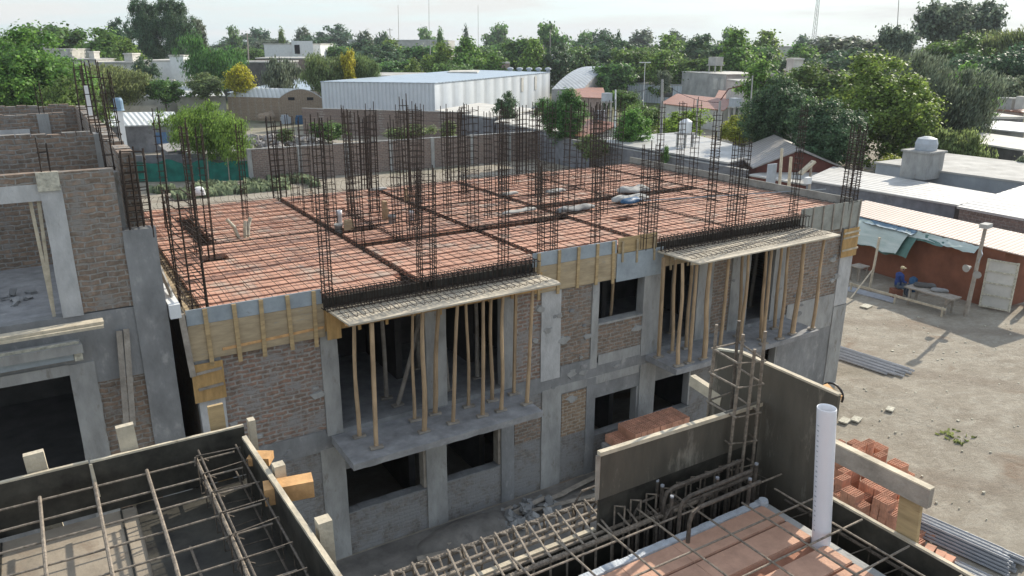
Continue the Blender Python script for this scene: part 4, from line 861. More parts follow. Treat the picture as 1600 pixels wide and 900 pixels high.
# plank on edge beyond, and the low oiled board
S1 = G(1300, 690, 8.18); S1 = GX(1303, 690, XW+.03); S2 = GX(1457, 765, XW+.03)
b = MB(); b.bar((XW+.03, S1.y+.1, S1.z-.06), (XW+.03, S2.y, S2.z-.06), .045, .125); o = solid('edge_plank', b, 'wood_grey', 'long grey plank on edge over the hollow brick pile', 'plank')
b = MB(); b.bar((XW+.03, S1.y+.1, S1.z+.004), (XW+.03, S2.y, S2.z+.004), .05, .01); k = b.build('plank_edge', 'wood_pale', o)
Lw1 = GX(1300, 780, XW); Lw2 = GX(1515, 897, XW); zl = Lw1.z
dlt = (Lw2-Lw1); e = Lw1+dlt*2.2
board((XW, Lw1.y+.12), (XW, e.y), 6.92, (Lw1.z+Lw2.z)/2, .025, 'ply_black_shade', 'side_board', FRt, side=1, eh=.014)
p0 = GX(1400, 845, XW+.04)
b = MB(); a_ = GX(1418, 845, XW+.05); c_ = GX(1424, 780, XW+.05); b.bar((a_.x, a_.y+.0, a_.z-.1), (c_.x, c_.y, c_.z), .03, .13, up=(0, 1, 0)); solid('ply_offcut', b, 'ply_yellow', 'yellow ply offcut standing on the low oiled board in front of the hollow bricks', 'board')
# clay block deck with mortar and foam edge
W1 = G(1205, 792, ZD); W2 = G(920, 893, ZD); XD = W1.x; YD = (W1.y+W2.y)/2+.02
XE = G(1330, 900, ZD).x; XE2 = XD-.0
NB = thing('clay_slab', 'foreground floor of ribbed clay blocks with a pale foam strip and bars laid over it', 'floor', (3, 2, 7.5))
b = MB(); x = XD-.02
def clayrow(b, x0, x1, y0, y1, z):
    # block with shallow ribs on top
    n = 1; w = (y1-y0)/n
    b.box(x0, x1, y0, y1, z-.12, z-.006)
    for i in range(n): b.box(x0, x1, y0+i*w+.004, y0+(i+1)*w-.004, z-.006+.0005, z+jit(.0015))
y = YD-.03; k = 0
while y > -.6:
    x = XD-.04
    j_ = 0
    while x > -.6:
        L_ = .40; clayrow(b, x-L_+.003, x, y-.2+.012, y, ZD+jit(.0035)); x -= L_
    y -= .2
    if k % 2 == 1: y -= .09
    k += 1
b.build('clay_block', 'clay_fg', NB)
MB().box(-.6, XD-.05, -.6, YD-.1, 7.5, 7.66).build('joist', 'joist', NB)
b = MB(); n = 60
for i in range(n):
    x = XD+.02-(XD+.6)*i/n; b.box(x-(XD+.6)/n+.0, x+.0005, YD-.028+jit(.002), YD+.02+jit(.004), 7.5, ZD+.01+jit(.002))
b.build('foam_edge', 'styro', NB)
MB().box(XD-.04, XD+.02, -.6, YD, 7.5, ZD-.005).build('mortar_edge', 'concrete', NB)
b = MB(); b.lathe((XD-.02, YD-.02, 7.62), [(.035, 0), (.035, .1), (.03, .115)], 12); b.build('foam_roll_end', 'styro', NB)
# mesh over the deck
zm = 7.79
def spn(a, c, z=zm): A = G(*a, z); C = G(*c, z); return A, C
lines = [((700, 953), (1160, 765)), ((870, 960), (1268, 790)), ((980, 985), (1400, 790))]
p00, p01 = spn((800, 905), (1190, 757))
yy = (p00.y+p01.y)/2; xs_ = [G(1022.5, 817.5, zm).x, G(1080, 795, zm).x+.0]
k = 0
while yy > -.3:
    rod(FRt, [(-.8, yy+.02, zm), (1.5, yy+jit(.012), zm+.004), (XW-.05, yy-.01, zm)], .0068, 'rust_light', 'mesh_bar'); yy -= .31
x = xs_[0]+.31*3
while x > -.4:
    if x < XW-.03: rod(FRt, [(x, YW-.35+(.3 if x < 3.2 else 0), zm+.01), (x+jit(.01), 1.5, zm+.012), (x, -.4, zm+.01)], .0068, 'rust_light', 'mesh_bar')
    x -= .31
# beam cage in the trench: four thick ribbed bars and stirrups
def ribbed(par, a, c, r, name='main_bar'):
    a = Vector(a); c = Vector(c); b = MB(); b.tube([a, c], r, 9); d = (c-a); n = int(d.length/.022); dn = d.normalized()
    for i in range(n):
        p = a+d*(i/n); b.tube([p-dn*.003, p+dn*.003+Vector((0, 0, .0015))], r*1.16, 9)
    return b.build(name, 'rust_light', par)
ya = G(832, 817, 7.76).y; yb_ = G(800, 895, 7.76).y; ym = (ya*1.15+yb_*.85)/2
ribbed(FRt, (-.9, ya, 7.76), (3.2, ya, 7.76), .0155); ribbed(FRt, (-.9, yb_+.0, 7.74), (3.5, yb_, 7.74), .016); rod(FRt, [(-.9, ya-.11, 7.755), (3.1, ya-.1, 7.76)], .012, 'rust_light', 'main_bar', 8); rod(FRt, [(-.9, ya+.05, 7.7), (3.3, ya+.05, 7.72)], .012, 'rust_light', 'main_bar', 8); rod(FRt, [(-.9, yb_+.12, 7.7), (3.3, yb_+.1, 7.7)], .012, 'rust_light', 'main_bar', 8); rod(FRt, [(-.9, ym, 7.74), (3.5, ym, 7.74)], .014, 'rust_light', 'main_bar', 9)
for dz in (7.3, 7.05):
    rod(FRt, [(-.9, ya, dz), (3.6, ya, dz)], .0115, 'bar_dark', 'main_bar', 7); rod(FRt, [(-.9, yb_, dz), (3.6, yb_, dz)], .0115, 'bar_dark', 'main_bar', 7)
x = 3.02; k = 0
while x > .2:
    e = jit(.02); sk = .05
    rod(FRt, [(x+.02, ya-.01, 7.66), (x+.01, ya+.018, 7.74), (x, ya, 7.79), (x-sk+e, yb_+.0, 7.765), (x-sk+e, yb_-.02, 7.0), (x, ya+.02, 7.0), (x+.02, ya+.02, 7.76), (x+.05, ya-.06, 7.8), (x+.06, ya-.1, 7.72)], .0078, 'rust_light', 'stirrup', 6)
    x -= .095 if k % 2 else .13; k += 1
# bent top bars of the crossing beam, hooked down at their ends
vb = [((995, 730), (1150, 690)), ((1014, 742), (1160, 700)), ((1035, 768), (1168, 708)), ((1060, 782), (1180, 722)), ((1075, 800), (1190, 735))]
for i, (a, c) in enumerate(vb):
    A_ = G(*a, 7.92); C_ = G(*c, 7.92); C_.y = A_.y; C_.x = min(C_.x-.12, XW-.04)
    d = Vector((-.05, 0, -.03)); rod(FRt, [(A_.x+.02, A_.y, 7.0), (A_.x+.02, A_.y, 7.84), (A_.x+.04, A_.y, 7.9), (A_.x+.1, A_.y, 7.92), (C_.x, A_.y, 7.925)], .0135, 'bar_dark', 'bent_bar', 9)
    if i < 3: rod(FRt, [(A_.x+.3, A_.y-.03, 7.0), (A_.x+.3, A_.y-.03, 7.72), (A_.x+.36, A_.y-.03, 7.79), (C_.x+.1, A_.y-.03, 7.8)], .014, 'bar_dark', 'bent_bar', 8)
for px, py in ((995, 733), (1016, 740), (1027, 752), (1035, 760), (1050, 777), (1121, 748), (1153, 722), (1182, 726), (1172, 750)):
    A_ = G(px, py, 7.9); o = rod(FRt, [(A_.x, A_.y, 6.95), (A_.x, A_.y, 7.9)], .0135, 'bar_dark', 'starter_bar', 9)
    MB().tube([(A_.x, A_.y, 7.9), (A_.x, A_.y, 7.912)], .0125, 9).build('bar_tip', 'steel', o)
for i in range(5):
    y = 1.7+i*.0; 
for i in range(14):
    x = 2.95+i*.075; rod(FRt, [(x, YW-.05, 7.75+jit(.03)), (x+.02, yb_-.05, 7.74), (x+.02, yb_-.07, 7.0), (x, YW-.04, 7.0)], .005, 'bar_dark', 'stirrup', 5)
for k in range(7):
    y = ya+.04-.075*k; z = 7.83-(k % 2)*.07; x0 = 2.62+.06*k
    rod(FRt, [(x0, y, 7.0), (x0, y, z-.07), (x0+.05, y, z), (XW-.3-.03*k, y, z+.004)], .0085, 'bar_dark', 'bent_bar', 6)
for k in range(9):
    x = 2.75+.13*k; rod(FRt, [(x+.02, YW-.06, 7.2), (x+.02, YW-.06, 7.86), (x, YW-.08, 7.875), (x-.03, yb_+.1, 7.86), (x-.03, yb_+.09, 7.2)], .006, 'rust_light', 'stirrup', 6)
# column cage of the near building
CC = thing('rebar_cage', 'near column cage of thick bars and tied rings in front of the tall dirty board', 'rebar cage', (3.6, 2.9, 7.0), 'rebar cage of the near building')
c00 = G(1100, 699, 7.85); c10 = G(1140, 730, 7.85); c11 = G(1178, 718, 7.85)
c01 = c00+(c11-c10)
cor = [Vector((c.x, c.y, 0)) for c in (c00, c10, c11, c01)]
ctr = sum(cor, Vector())/4
def ztop(c, py): return zat(c, py)
tops = [ztop(cor[0], 507), ztop(cor[1], 524), ztop(cor[2], 518), ztop(cor[3], 500)]
for i, c in enumerate(cor):
    cc = ctr+(c-ctr)*.93; rod(CC, [(cc.x, cc.y, 7.0), (cc.x+jit(.008), cc.y+jit(.008), (7+tops[i])/2), (cc.x+jit(.008), cc.y, tops[i])], .0115, 'rust_light' if i != 3 else 'bar_dark', 'bar', 9)
mid = (cor[1]+cor[2])/2; rod(CC, [(mid.x, mid.y, 7.0), (mid.x+.01, mid.y, tops[1]-.12)], .0115, 'rust_light', 'bar', 9)
for pyc in (562, 600, 646, 688, 728, 765):
    zc = zat(cor[1], pyc+8); tw = R(jit(5)); pts = []
    for i in (0, 1, 2, 3, 0):
        v = ctr+Matrix.Rotation(tw, 3, 'Z') @ (cor[i]-ctr)*1.04; pts.append((v.x, v.y, zc+[0, .012, -.01, .008][i]))
    pts.append((pts[-1][0]+.03, pts[-1][1]-.04, pts[-1][2]-.03)); rod(CC, pts, .0078, 'rust_light', 'stirrup', 6)
# white drain pipe
pb = G(1283, 845, ZD); ztp = zat(pb, 636)
b = MB(); n = 40; rr = .055
ptop = G(1292, 637, ztp)
prof = [(rr, 7.2), (rr, 7.9), (rr, 8.2), (rr, ztp-.03), (rr, ztp-.004), (rr*.98, ztp), (rr*.95, ztp), (rr*.93, ztp-.01), (rr*.92, 7.3)]
for r_, z_ in prof:
    for k in range(n): fz = (z_-ZD)/(ztp-ZD); b.v.append((pb.x+(ptop.x-pb.x)*fz+r_*math.cos(2*math.pi*k/n), pb.y+(ptop.y-pb.y)*fz+r_*math.sin(2*math.pi*k/n), z_))
for i in range(len(prof)-1):
    for k in range(n): b.f.append((i*n+k, i*n+(k+1) % n, (i+1)*n+(k+1) % n, (i+1)*n+k))
o = PVC = solid('pvc_pipe', b, 'pvc', 'white plastic drain pipe standing upright at the edge of the foreground clay floor', 'pipe', smooth=True)
nd_ = -Vector((RT.x, RT.y, 0)).normalized()*.93-Vector((FW.x, FW.y, 0)).normalized()*.3; nd_.normalize(); td_ = Vector((-nd_.y, nd_.x, 0))
b = MB()
for k in range(22):
    f_ = .1+.82*k/22; z_ = ZD+(ztp-ZD)*f_; P = Vector((pb.x+(ptop.x-pb.x)*f_, pb.y+(ptop.y-pb.y)*f_, z_))+nd_*.0555; w_ = random.uniform(.004, .008)
    b.bar(P-td_*w_, P+td_*w_, .002, random.uniform(.003, .012))
b.build('printed_marks', 'tankgrey', PVC)
# right trench reinforcement along the low board
for dy, zz in ((-.06, 7.62), (-.30, 7.62), (-.06, 7.1), (-.30, 7.1)): rod(FRt, [(XW+dy, YW-.3, zz), (XW+dy, -.4, zz)], .0115, 'bar_dark', 'main_bar', 7)
y = YW-.5
while y > -.3: rod(FRt, [(XW-.05, y, 7.64), (XW-.32, y+.03, 7.64), (XW-.32, y+.03, 7.05), (XW-.05, y, 7.05), (XW-.05, y, 7.64)], .005, 'bar_dark', 'stirrup', 5); y -= .22
for dx in (0, .08): rod(FRt, [(XW-.02, 1.02-dx, 7.72), (XW-.25, .98-dx, 7.2)], .0022, 'bar_dark', 'tie_wire', 4)
MB().box(-.95, XW-.01, -.6, YW-.01, 6.903, 6.93).build('floor_board', 'trench', FRt)
b = MB(); b.box(XD+.03, XD+.045, -.6, YD, 6.93, ZD-.06); b.build('side_board', 'ply_black_shade', FRt)
b = MB(); b.box(-.6, XD, YD+.03, YD+.05, 6.93, ZD-.06); b.build('side_board', 'ply_black_shade', FRt)  # near trench wall, blackened to carry the trench shade in its colour

# ================================================================== YARD
def hollow_brick_mesh():
    b = MB(); W, D_, h = .33, .18, .19; t = .012
    nx, ny = 5, 3; sx = (W-t)/nx; sy_ = (D_-t)/ny
    for i in range(nx+1): x = -W/2+i*sx; b.box(x, x+t, -D_/2, D_/2, 0, h)
    for i in range(ny+1): y = -D_/2+i*sy_; b.box(-W/2+.0015, W/2-.0015, y+.0008, y+t-.0008, .001, h-.0012)
    b.box(-W/2+.003, W/2-.003, -D_/2+.003, D_/2-.003, .002, h-.15)
    for k in range(10): x = -W/2+.02+k*.031; b.box(x, x+.014, -D_/2-.003, -D_/2+.001, .01, h-.01)
    for k in range(5): y = -D_/2+.02+k*.031; b.box(-W/2-.003, -W/2+.001, y, y+.014, .01, h-.01)
    return b.mesh('hollow_brick', 'clay')
hb = hollow_brick_mesh()
def put_brick(x, y, z, rz, lb, grp, lie=False):
    o = bpy.data.objects.new('hollow_brick', hb); col.objects.link(o); o.location = (x, y, z); o.rotation_euler = (0, 0, rz)
    if lie: o.rotation_euler = (R(90), 0, rz); o.location.z = z+.09
    o['org'] = [x, y, z]; return tag(o, lb, 'brick', grp)
# low stack under the far ground floor windows
A = GY(957, 697, 12.9); Cc = GY(1064, 662, 12.9)
b = MB(); b.box(A.x-.1, Cc.x+.1, 12.6, 13.2, .0, A.z-.02); solid('pallet_base', b, 'concrete_dark', 'grey block plinth carrying the low stack of hollow bricks under the ground floor windows', 'plinth')
n = int((Cc.x-A.x)/.198)
for i in range(n):
    x = A.x+.1+.198*i
    for j in range(2):
        put_brick(x+jit(.006), 12.7+.34*j, A.z-.015, R(90)+jit(.03), 'orange hollow brick in the lower layer of the stack under the ground floor windows', 'bricks in the stack under the windows')
        if 1 < i: put_brick(x+jit(.01), 12.7+.34*j, A.z+.178, R(90)+jit(.03), 'orange hollow brick in the upper layer of the stack under the ground floor windows', 'upper bricks in the stack under the windows')
# big untidy pile
def pile():
    rows = [(1325, 693, 1), (1343, 697, 1), (1362, 706, 1), (1316, 703, 1), (1380, 712, 0), (1398, 722, 0), (1352, 700, 0)]
    spots = []
    base = G(1345, 760, 0)
    pts = [(1312, 722, .66), (1330, 735, .66), (1345, 726, .66), (1318, 742, .66), (1360, 735, .33), (1376, 744, .66), (1372, 757, .66), (1350, 753, .66), (1334, 762, .66), (1316, 765, .33),
           (1392, 760, .33), (1390, 772, .66), (1376, 778, .66), (1362, 775, .33), (1348, 782, .33), (1412, 770, .33), (1405, 786, .33), (1395, 797, .33), (1378, 795, .33), (1362, 797, .0), (1350, 802, 0),
           (1320, 690, .33), (1336, 686, .33), (1352, 690, .33), (1366, 696, 0), (1340, 697, .33), (1325, 700, .33), (1372, 712, .33), (1388, 720, .33), (1402, 726, .33), (1386, 730, .0), (1420, 778, .33), (1408, 812, 0), (1390, 820, 0), (1378, 822, 0), (1432, 815, .0), (1440, 826, .0), (1425, 800, .33),
           (1425, 835, .0), (1398, 835, 0), (1340, 715, 0), (1414, 742, 0), (1330, 790, .0), (1402, 848, 0)]
    lev = {0: 0, .0: 0, .33: 2, .66: 3}; done = {}
    for px, py, z in pts+[(p_[0]+9, p_[1]+4, p_[2]) for p_ in pts[::2]]+[(p_[0]-8, p_[1]+9, max(0, p_[2]-.33)) for p_ in pts[1::2]]:
        k_ = lev.get(z, 2); P = G(px, py, k_*.195+.19); key = (round(P.x/.345), round(P.y/.195)); done[key] = max(done.get(key, 0), k_)
    for (kx, ky), k_ in sorted(done.items()):
        for l in range(k_+1):
            lay = ('bottom', 'second', 'third', 'top')[l]
            put_brick(kx*.345+jit(.012)+(.0 if ky % 2 else .0), ky*.195+jit(.004), l*.195, jit(.035), 'orange hollow brick in the %s layer of the big loose pile beside the steel channels' % lay, '%s layer bricks of the big pile' % lay)
    for px, py in ((1462, 862), (1446, 852), (1475, 868)):
        P = G(px, py, .2); put_brick(P.x, P.y, 0, .3+jit(.1), 'orange hollow brick lying on its side at the near end of the big pile', 'bricks lying at the near end of the pile', lie=True)
pile()
# steel channels
def channel(a, c, s=.1, h=.05):
    a = Vector(a); c = Vector(c); d = (c-a).normalized(); n = Vector((-d.y, d.x, 0)); b = MB(); up = Vector((0, 0, 1))
    b.bar(a+up*.004, c+up*.004, s, .006); b.bar(a+n*(s/2-.003)+up*(h/2+.008), c+n*(s/2-.003)+up*(h/2+.008), .006, h); b.bar(a-n*(s/2-.003)+up*(h/2+.008), c-n*(s/2-.003)+up*(h/2+.008), .006, h)
    return b
A = G(1430, 790, .3); Bq = G(1545, 840, .3); A2 = G(1395, 840, 0); B2 = G(1600, 912, 0)
dv = (G(1545, 840, .3)-G(1440, 795, .3)).normalized(); dv = Vector((dv.x, dv.y, 0)).normalized(); nv = Vector((-dv.y, dv.x, 0))
for l in range(5):
    for k in range(7-l):
        st = G(1440, 800, .3)+nv*(-.55+k*.125+l*.04)-dv*(.3+jit(.12)); st.z = .04+l*.062
        channel(st, st+dv*(2.35+jit(.18)))
        b = channel(st, st+dv*(2.3+jit(.2)))
        solid('steel_channel', b, 'steel', 'grey steel channel in the stack at the lower right beside the brick pile', 'steel profile', 'steel channels in the lower right stack')
for k in range(5):
    st = G(1500, 868, .05)+nv*(-.3-k*.13); st.z = .03; b = channel(st, st+dv*2.6); solid('steel_channel', b, 'steel', 'grey steel channel lying flat at the near foot of the lower right stack', 'steel profile', 'loose steel channels at the near foot of the stack')
A = G(1312, 545, 0); Bq = G(1400, 573, 0); dv2 = (Bq-A).normalized(); nv2 = Vector((-dv2.y, dv2.x, 0))
for k in range(9):
    st = A-nv2*(k*.13)-dv2*1.2; st.z = .05+(k % 2)*.03; L_ = 3.1+jit(.3)+(1.2 if k > 5 else 1.0)*0; b = channel(st, st+dv2*(L_+.6), .09, .045)
    solid('steel_channel', b, 'steel', 'steel channel in the flat row beside the right corner of the building', 'steel profile', 'steel channels in the flat row by the building corner')
for lb, q, s, rz in (('pale tile lying alone on the sandy yard', (1393, 643), .3, .3), ('left one of the pair of pale tiles near the tall dirty board', (1322, 661), .36, .2), ('right one of the pair of pale tiles near the tall dirty board', (1340, 659), .34, .2), ('pale tile offcut in the shade behind the steel row', (1355, 481), .5, .2)):
    p = G(*q, 0); b = MB(); b.bar((p.x-s*.5, p.y, .065), (p.x+s*.5, p.y+.1, .065), s*.7, .04); solid('floor_tile', b, 'cement_edge', lb, 'tile')
# debris along the facade
heap(8.2, 13.15, 0, 1.1, .5, .3, 70, 'concrete_dark', 'rubble', 'grey rubble heap at the foot of the facade below the second ground floor window', kind='stuff', smin=.08, smax=.3)
heap(11.3, 12.9, 0, 1.2, .5, .2, 60, 'concrete_dark', 'rubble', 'loose rubble by the foot of the facade beside the broken boards', kind='stuff', smin=.06, smax=.22)
def dirt_mound(cx, cy, rx, ry, h, lb, mt='dirt_dark_shade'):
    b = MB(); n = 24; m_ = 10
    for j in range(m_+1):
        for i in range(n):
            a = 2*math.pi*i/n; q = j/m_; x = cx+rx*q*math.cos(a); y = cy+ry*q*math.sin(a); b.v.append((x, y, h*(1-q*q)*(1+.25*noise.noise(Vector((x*2, y*2, 0))))-.02))
    for j in range(m_):
        for i in range(n): b.f.append((j*n+i, (j+1)*n+i, (j+1)*n+(i+1) % n, j*n+(i+1) % n))
    o = b.build('soil_mound', mt, smooth=True); tag(o, lb, 'soil'); o['kind'] = 'stuff'
dirt_mound(7.1, 13.2, 1.5, .6, .34, 'smooth grey soil mound at the foot of the facade')
for a, c, w, lb in (((702, 842), (800, 792), .1, 'long grey board crossing the rubble heap at the facade foot'), ((745, 815), (785, 820), .09, 'short board across the top of the rubble heap'), ((652, 873), (700, 862), .12, 'grey board lying in front of the soil mound'), ((685, 837), (703, 850), .08, 'short slanting board at the left of the rubble heap'),
                    ((790, 808), (935, 772), .1, 'long thin board lying parallel to the facade'), ((795, 805), (852, 777), .12, 'grey board end to end with its neighbours below the ground floor wall'), ((858, 780), (885, 769), .12, 'short middle board in the row below the ground floor wall'), ((880, 770), (932, 744), .12, 'right board of the row below the ground floor wall')):
    A = G(*a, .12); Cx = G(*c, .16); A.y = min(A.y, 13.75); Cx.y = min(Cx.y, 13.75); b = MB(); b.bar(A, Cx, w, .035); solid('scrap_board', b, 'wood_grey', lb, 'board', 'scrap boards at the facade foot')

# ---- red brown site shed with awning, lamp pole, gate, workbench, worker
SH = thing('site_shed', 'long low red brown site shed with pale pink corrugated roof beside the yard', 'shed', (33.6, 18, 0))
XA, YA_, XB, YB_ = 33.25, 15.35, 34.4, 24.2
zs = 2.55
b = MB(); b.prism([(XA, YA_), (XB, YB_), (XB+2.2, YB_-.1), (XA+2.2, YA_-.1)], 0, zs); b.build('wall', 'terracotta_wall', SH)
b = MB(); b.prism([(XA-.2, YA_-1.2, zs+.02), (XB-.15, YB_, zs+.05), (XB+2.3, YB_, zs+.3), (XA+2.5, YA_-1.2, zs+.27)], lambda p: (p[2] if len(p) > 2 else zs)-.04); b.build('roof', 'sheet_pink', SH)
MB().bar((XA+.0, YA_-1.15, zs-.06), (XA+2.3, YA_-1.15, zs+.1), .08, .1).build('roof_beam', 'wood_grey', SH)
# sagging striped awning sheets
def awning(name, lb, y0, y1, out, drop, z, mt, xo=0, seed=1):
    b = MB(); n = 44; m_ = 10
    for i in range(n+1):
        y = y0+(y1-y0)*i/n; X0 = XA+(XB-XA)*(y-YA_)/(YB_-YA_)+xo
        for j in range(m_+1):
            q = j/m_; w = noise.noise(Vector((y*1.1, q*2, seed)))
            o_ = out*(.8+.5*noise.noise(Vector((y*.55, seed, 0)))+.12*noise.noise(Vector((y*2.3, seed, 3)))) if q else 0
            b.v.append((X0-.1-o_*q, y, z-drop*q*q*(1+.3*w)-.06*math.sin(q*3.1)+.05*noise.noise(Vector((y*4, q*3, seed)))))
    for i in range(n):
        for j in range(m_): k = i*(m_+1)+j; b.f.append((k, k+1, k+m_+2, k+m_+1))
    o = b.build(name, mt, smooth=True); tag(o, lb, 'awning', 'tarpaulin pieces hung along the shed eave'); return o
awning('tarpaulin', 'pale green white sagging tarpaulin at the left of the shed awning', 19.6, 24.6, 1.5, .95, 2.5, 'tarp_white', seed=2)
awning('tarpaulin', 'dark blue green tarpaulin strip under the pale one on the shed awning', 19.2, 24.6, 1.1, 1.0, 2.42, 'tarp_green', seed=5)
awning('tarpaulin', 'blue grey tarpaulin stretched along the eave at the left of the shed', 19.4, 24.5, .55, .1, 2.54, 'tarp_blue', seed=7)
awning('tarpaulin', 'narrow ragged pale tarpaulin in the middle of the shed eave', 16.4, 19.7, .5, .24, 2.53, 'tarp_white', seed=3)
awning('tarpaulin', 'small green tarpaulin patch in the middle of the shed eave', 17.8, 19.6, .62, .28, 2.5, 'tarp_green', seed=8)
# stripes of the pale sheet
# lamp pole
pbx = G(1508, 495, 0); pt = GX(1531, 356, pbx.x+.0)
zt_ = 3.75
LP = thing('lamp_pole', 'leaning wooden pole with a floodlight on top and two loudspeakers in the yard', 'lamp', (pbx.x, pbx.y, 0))
MB().tube([(pbx.x, pbx.y, 0), (pbx.x+.02, pbx.y-.05, 1.6), (pbx.x+.0, pbx.y-.12, zt_)], [.095, .08, .065], 9).build('pole', 'wood_grey', LP)
MB().tube([(pbx.x+.02, pbx.y-.1, 2.9), (pbx.x-.2, pbx.y-.3, 2.75), (pbx.x-.05, pbx.y-.12, 2.35)], .02, 6).build('bracket', 'steel', LP)
hd = MB(); hd.bar((pbx.x-.25, pbx.y-.15, zt_+.1), (pbx.x+.25, pbx.y-.1, zt_+.1), .3, .16); hd.build('floodlight', 'dirtywhite', LP)
for s_, lb in ((-.2, 0), (.12, 1)):
    b = MB(); c = Vector((pbx.x-.05, pbx.y+s_*1.1, 1.95 if s_ < 0 else 2.1)); d = Vector((-.8, s_*1.2, -.1)).normalized(); b.tube([c, c+d*.12, c+d*.26], [.05, .09, .16], 12); b.build('loudspeaker', 'dirtywhite', LP)
# gate leaf
g0 = Vector((32.6, 15.6, 0)); g1 = Vector((33.35, 14.75, 0))
g0 = G(1531, 478, .12); g1 = G(1576, 487, .12)
GT = thing('panel_door', 'pale panelled metal door standing open in front of the shed end', 'door', (g0.x, g0.y, 0)); dg = (g1-g0).normalized(); zt2 = 2.2
b = MB(); b.bar(Vector((g0.x, g0.y, 1.15)), Vector((g1.x, g1.y, 1.15)), .03, 2.05); b.build('panel', 'offwhite', GT)
for f in (0, 1): P = g0+(g1-g0)*f; MB().bar((P.x, P.y, .1), (P.x, P.y, zt2), .09, .07, up=(0, 1, 0)).build('stile', 'cement_edge', GT)
for z in (.16, .68, 1.2, 1.7, 2.16): MB().bar(Vector((g0.x-.02, g0.y-.02, z)), Vector((g1.x-.02, g1.y-.02, z)), .06, .06).build('rail', 'cement_edge', GT)
b = MB(); p = G(1598, 485, 0); b.lathe((p.x+.3, p.y, 0), [(.12, 0), (.12, 1.3), (.06, 1.45), (.04, 1.55)], 14); solid('gas_cylinder', b, 'tankgrey', 'grey gas cylinder standing beside the pale door at the right edge', 'cylinder', smooth=True)
# scaffold post with brace at the shed
p = G(1358, 455, 0); tp = zat(p, 350)
b = MB(); b.bar((p.x, p.y, 0), (p.x+.1, p.y-.05, 2.5), .09, .07, up=(0, 1, 0)); solid('awning_post', b, 'wood_pale', 'thin pale post holding up the left tarpaulin', 'post')
q = G(1328, 468, 0); b = MB(); b.bar((q.x, q.y, .0), (p.x+.02, p.y, 1.0), .05, .05); solid('brace', b, 'wood_pale', 'slanting brace at the foot of the awning post', 'brace')
A = G(1328, 443, .35); Cx = G(1478, 484, .35); b = MB(); b.bar(A, Cx, .06, .09); r_ = solid('site_rail', b, 'wood_pale', 'long low wooden rail in front of the seated worker', 'rail')
for f in (.02, .5, .97):
    P = A+(Cx-A)*f; MB().bar((P.x, P.y, 0), (P.x, P.y, .42), .06, .06, up=(0, 1, 0)).build('stake', 'wood_pale', r_)
A = G(1320, 452, .05); Cx = G(1396, 472, .05)
for k in range(3):
    b = MB(); b.bar(A+Vector((.2*k, .05*k, .0)), Cx+Vector((.2*k, .1*k, 0)), .2, .04); solid('grey_plank', b, 'steel', ('nearest', 'middle', 'farthest')[k]+' of the grey planks lying in the shed shade', 'plank')
# workbench
WBn = thing('workbench', 'rough wooden workbench with tools in the shade of the red brown shed', 'bench', tuple(G(1450, 475, 0)))
p1 = G(1420, 446, .75); p2 = G(1495, 467, .75); dW = (p2-p1)
MB().bar(p1, p2, .7, .05).build('bench_top', 'wood_grey', WBn)
for f, s in ((.12, .25), (.12, -.25), (.88, .25), (.88, -.25)):
    n_ = Vector((-dW.y, dW.x, 0)).normalized(); P = p1+dW*f+n_*s; MB().bar((P.x, P.y, 0), (P.x, P.y, .73), .09, .09, up=(0, 1, 0)).build('leg', 'wood_grey', WBn)
MB().bar(p1+dW*.75+Vector((0, 0, -.65)), p1+dW*.95+Vector((0, 0, -.05)), .05, .05).build('brace', 'wood_grey', WBn)
blob(1445, 448, .9, .3, .3, -1.0, 'darkwall', 'tool_bag', 'dark tool bag lying on the workbench', 'bag', z=.8)
blob(1468, 455, .7, .35, .2, -1.0, 'concrete_dark', 'sack', 'grey sack lying at the right end of the workbench', 'sack', z=.8)
p = G(1340, 438, 0)
tb_ = thing('small_table', 'small dark stool table at the left end of the shed wall', 'table', (p.x, p.y, 0)); MB().box(p.x-.35, p.x+.35, p.y-.3, p.y+.3, .68, .73).build('tabletop', 'wood_grey', tb_)
for a, c in ((-.28, -.22), (.28, -.22), (-.28, .22), (.28, .22)): MB().box(p.x+a-.03, p.x+a+.03, p.y+c-.03, p.y+c+.03, 0, .68).build('leg', 'wood_grey', tb_)
# ---- seated worker
def skin_body(name, verts, edges, radii, mt, parent=None, lv=2):
    me = bpy.data.meshes.new(name); me.from_pydata([tuple(v) for v in verts], edges, []); o = bpy.data.objects.new(name, me); col.objects.link(o)
    m_ = o.modifiers.new('skin', 'SKIN'); m_.use_smooth_shade = True
    for i, r_ in enumerate(radii): me.skin_vertices[0].data[i].radius = (r_, r_) if not isinstance(r_, tuple) else r_
    me.skin_vertices[0].data[0].use_root = True
    s_ = o.modifiers.new('sub', 'SUBSURF'); s_.levels = lv; s_.render_levels = lv
    me.materials.append(M[mt])
    if parent: o.parent = parent
    return o
pw = G(1399, 464, 0)
PW = thing('person', 'seated worker in blue jacket, grey trousers and tan cap before the red brown wall', 'person', (pw.x, pw.y, 0)); PW.rotation_euler = (0, 0, R(-120))
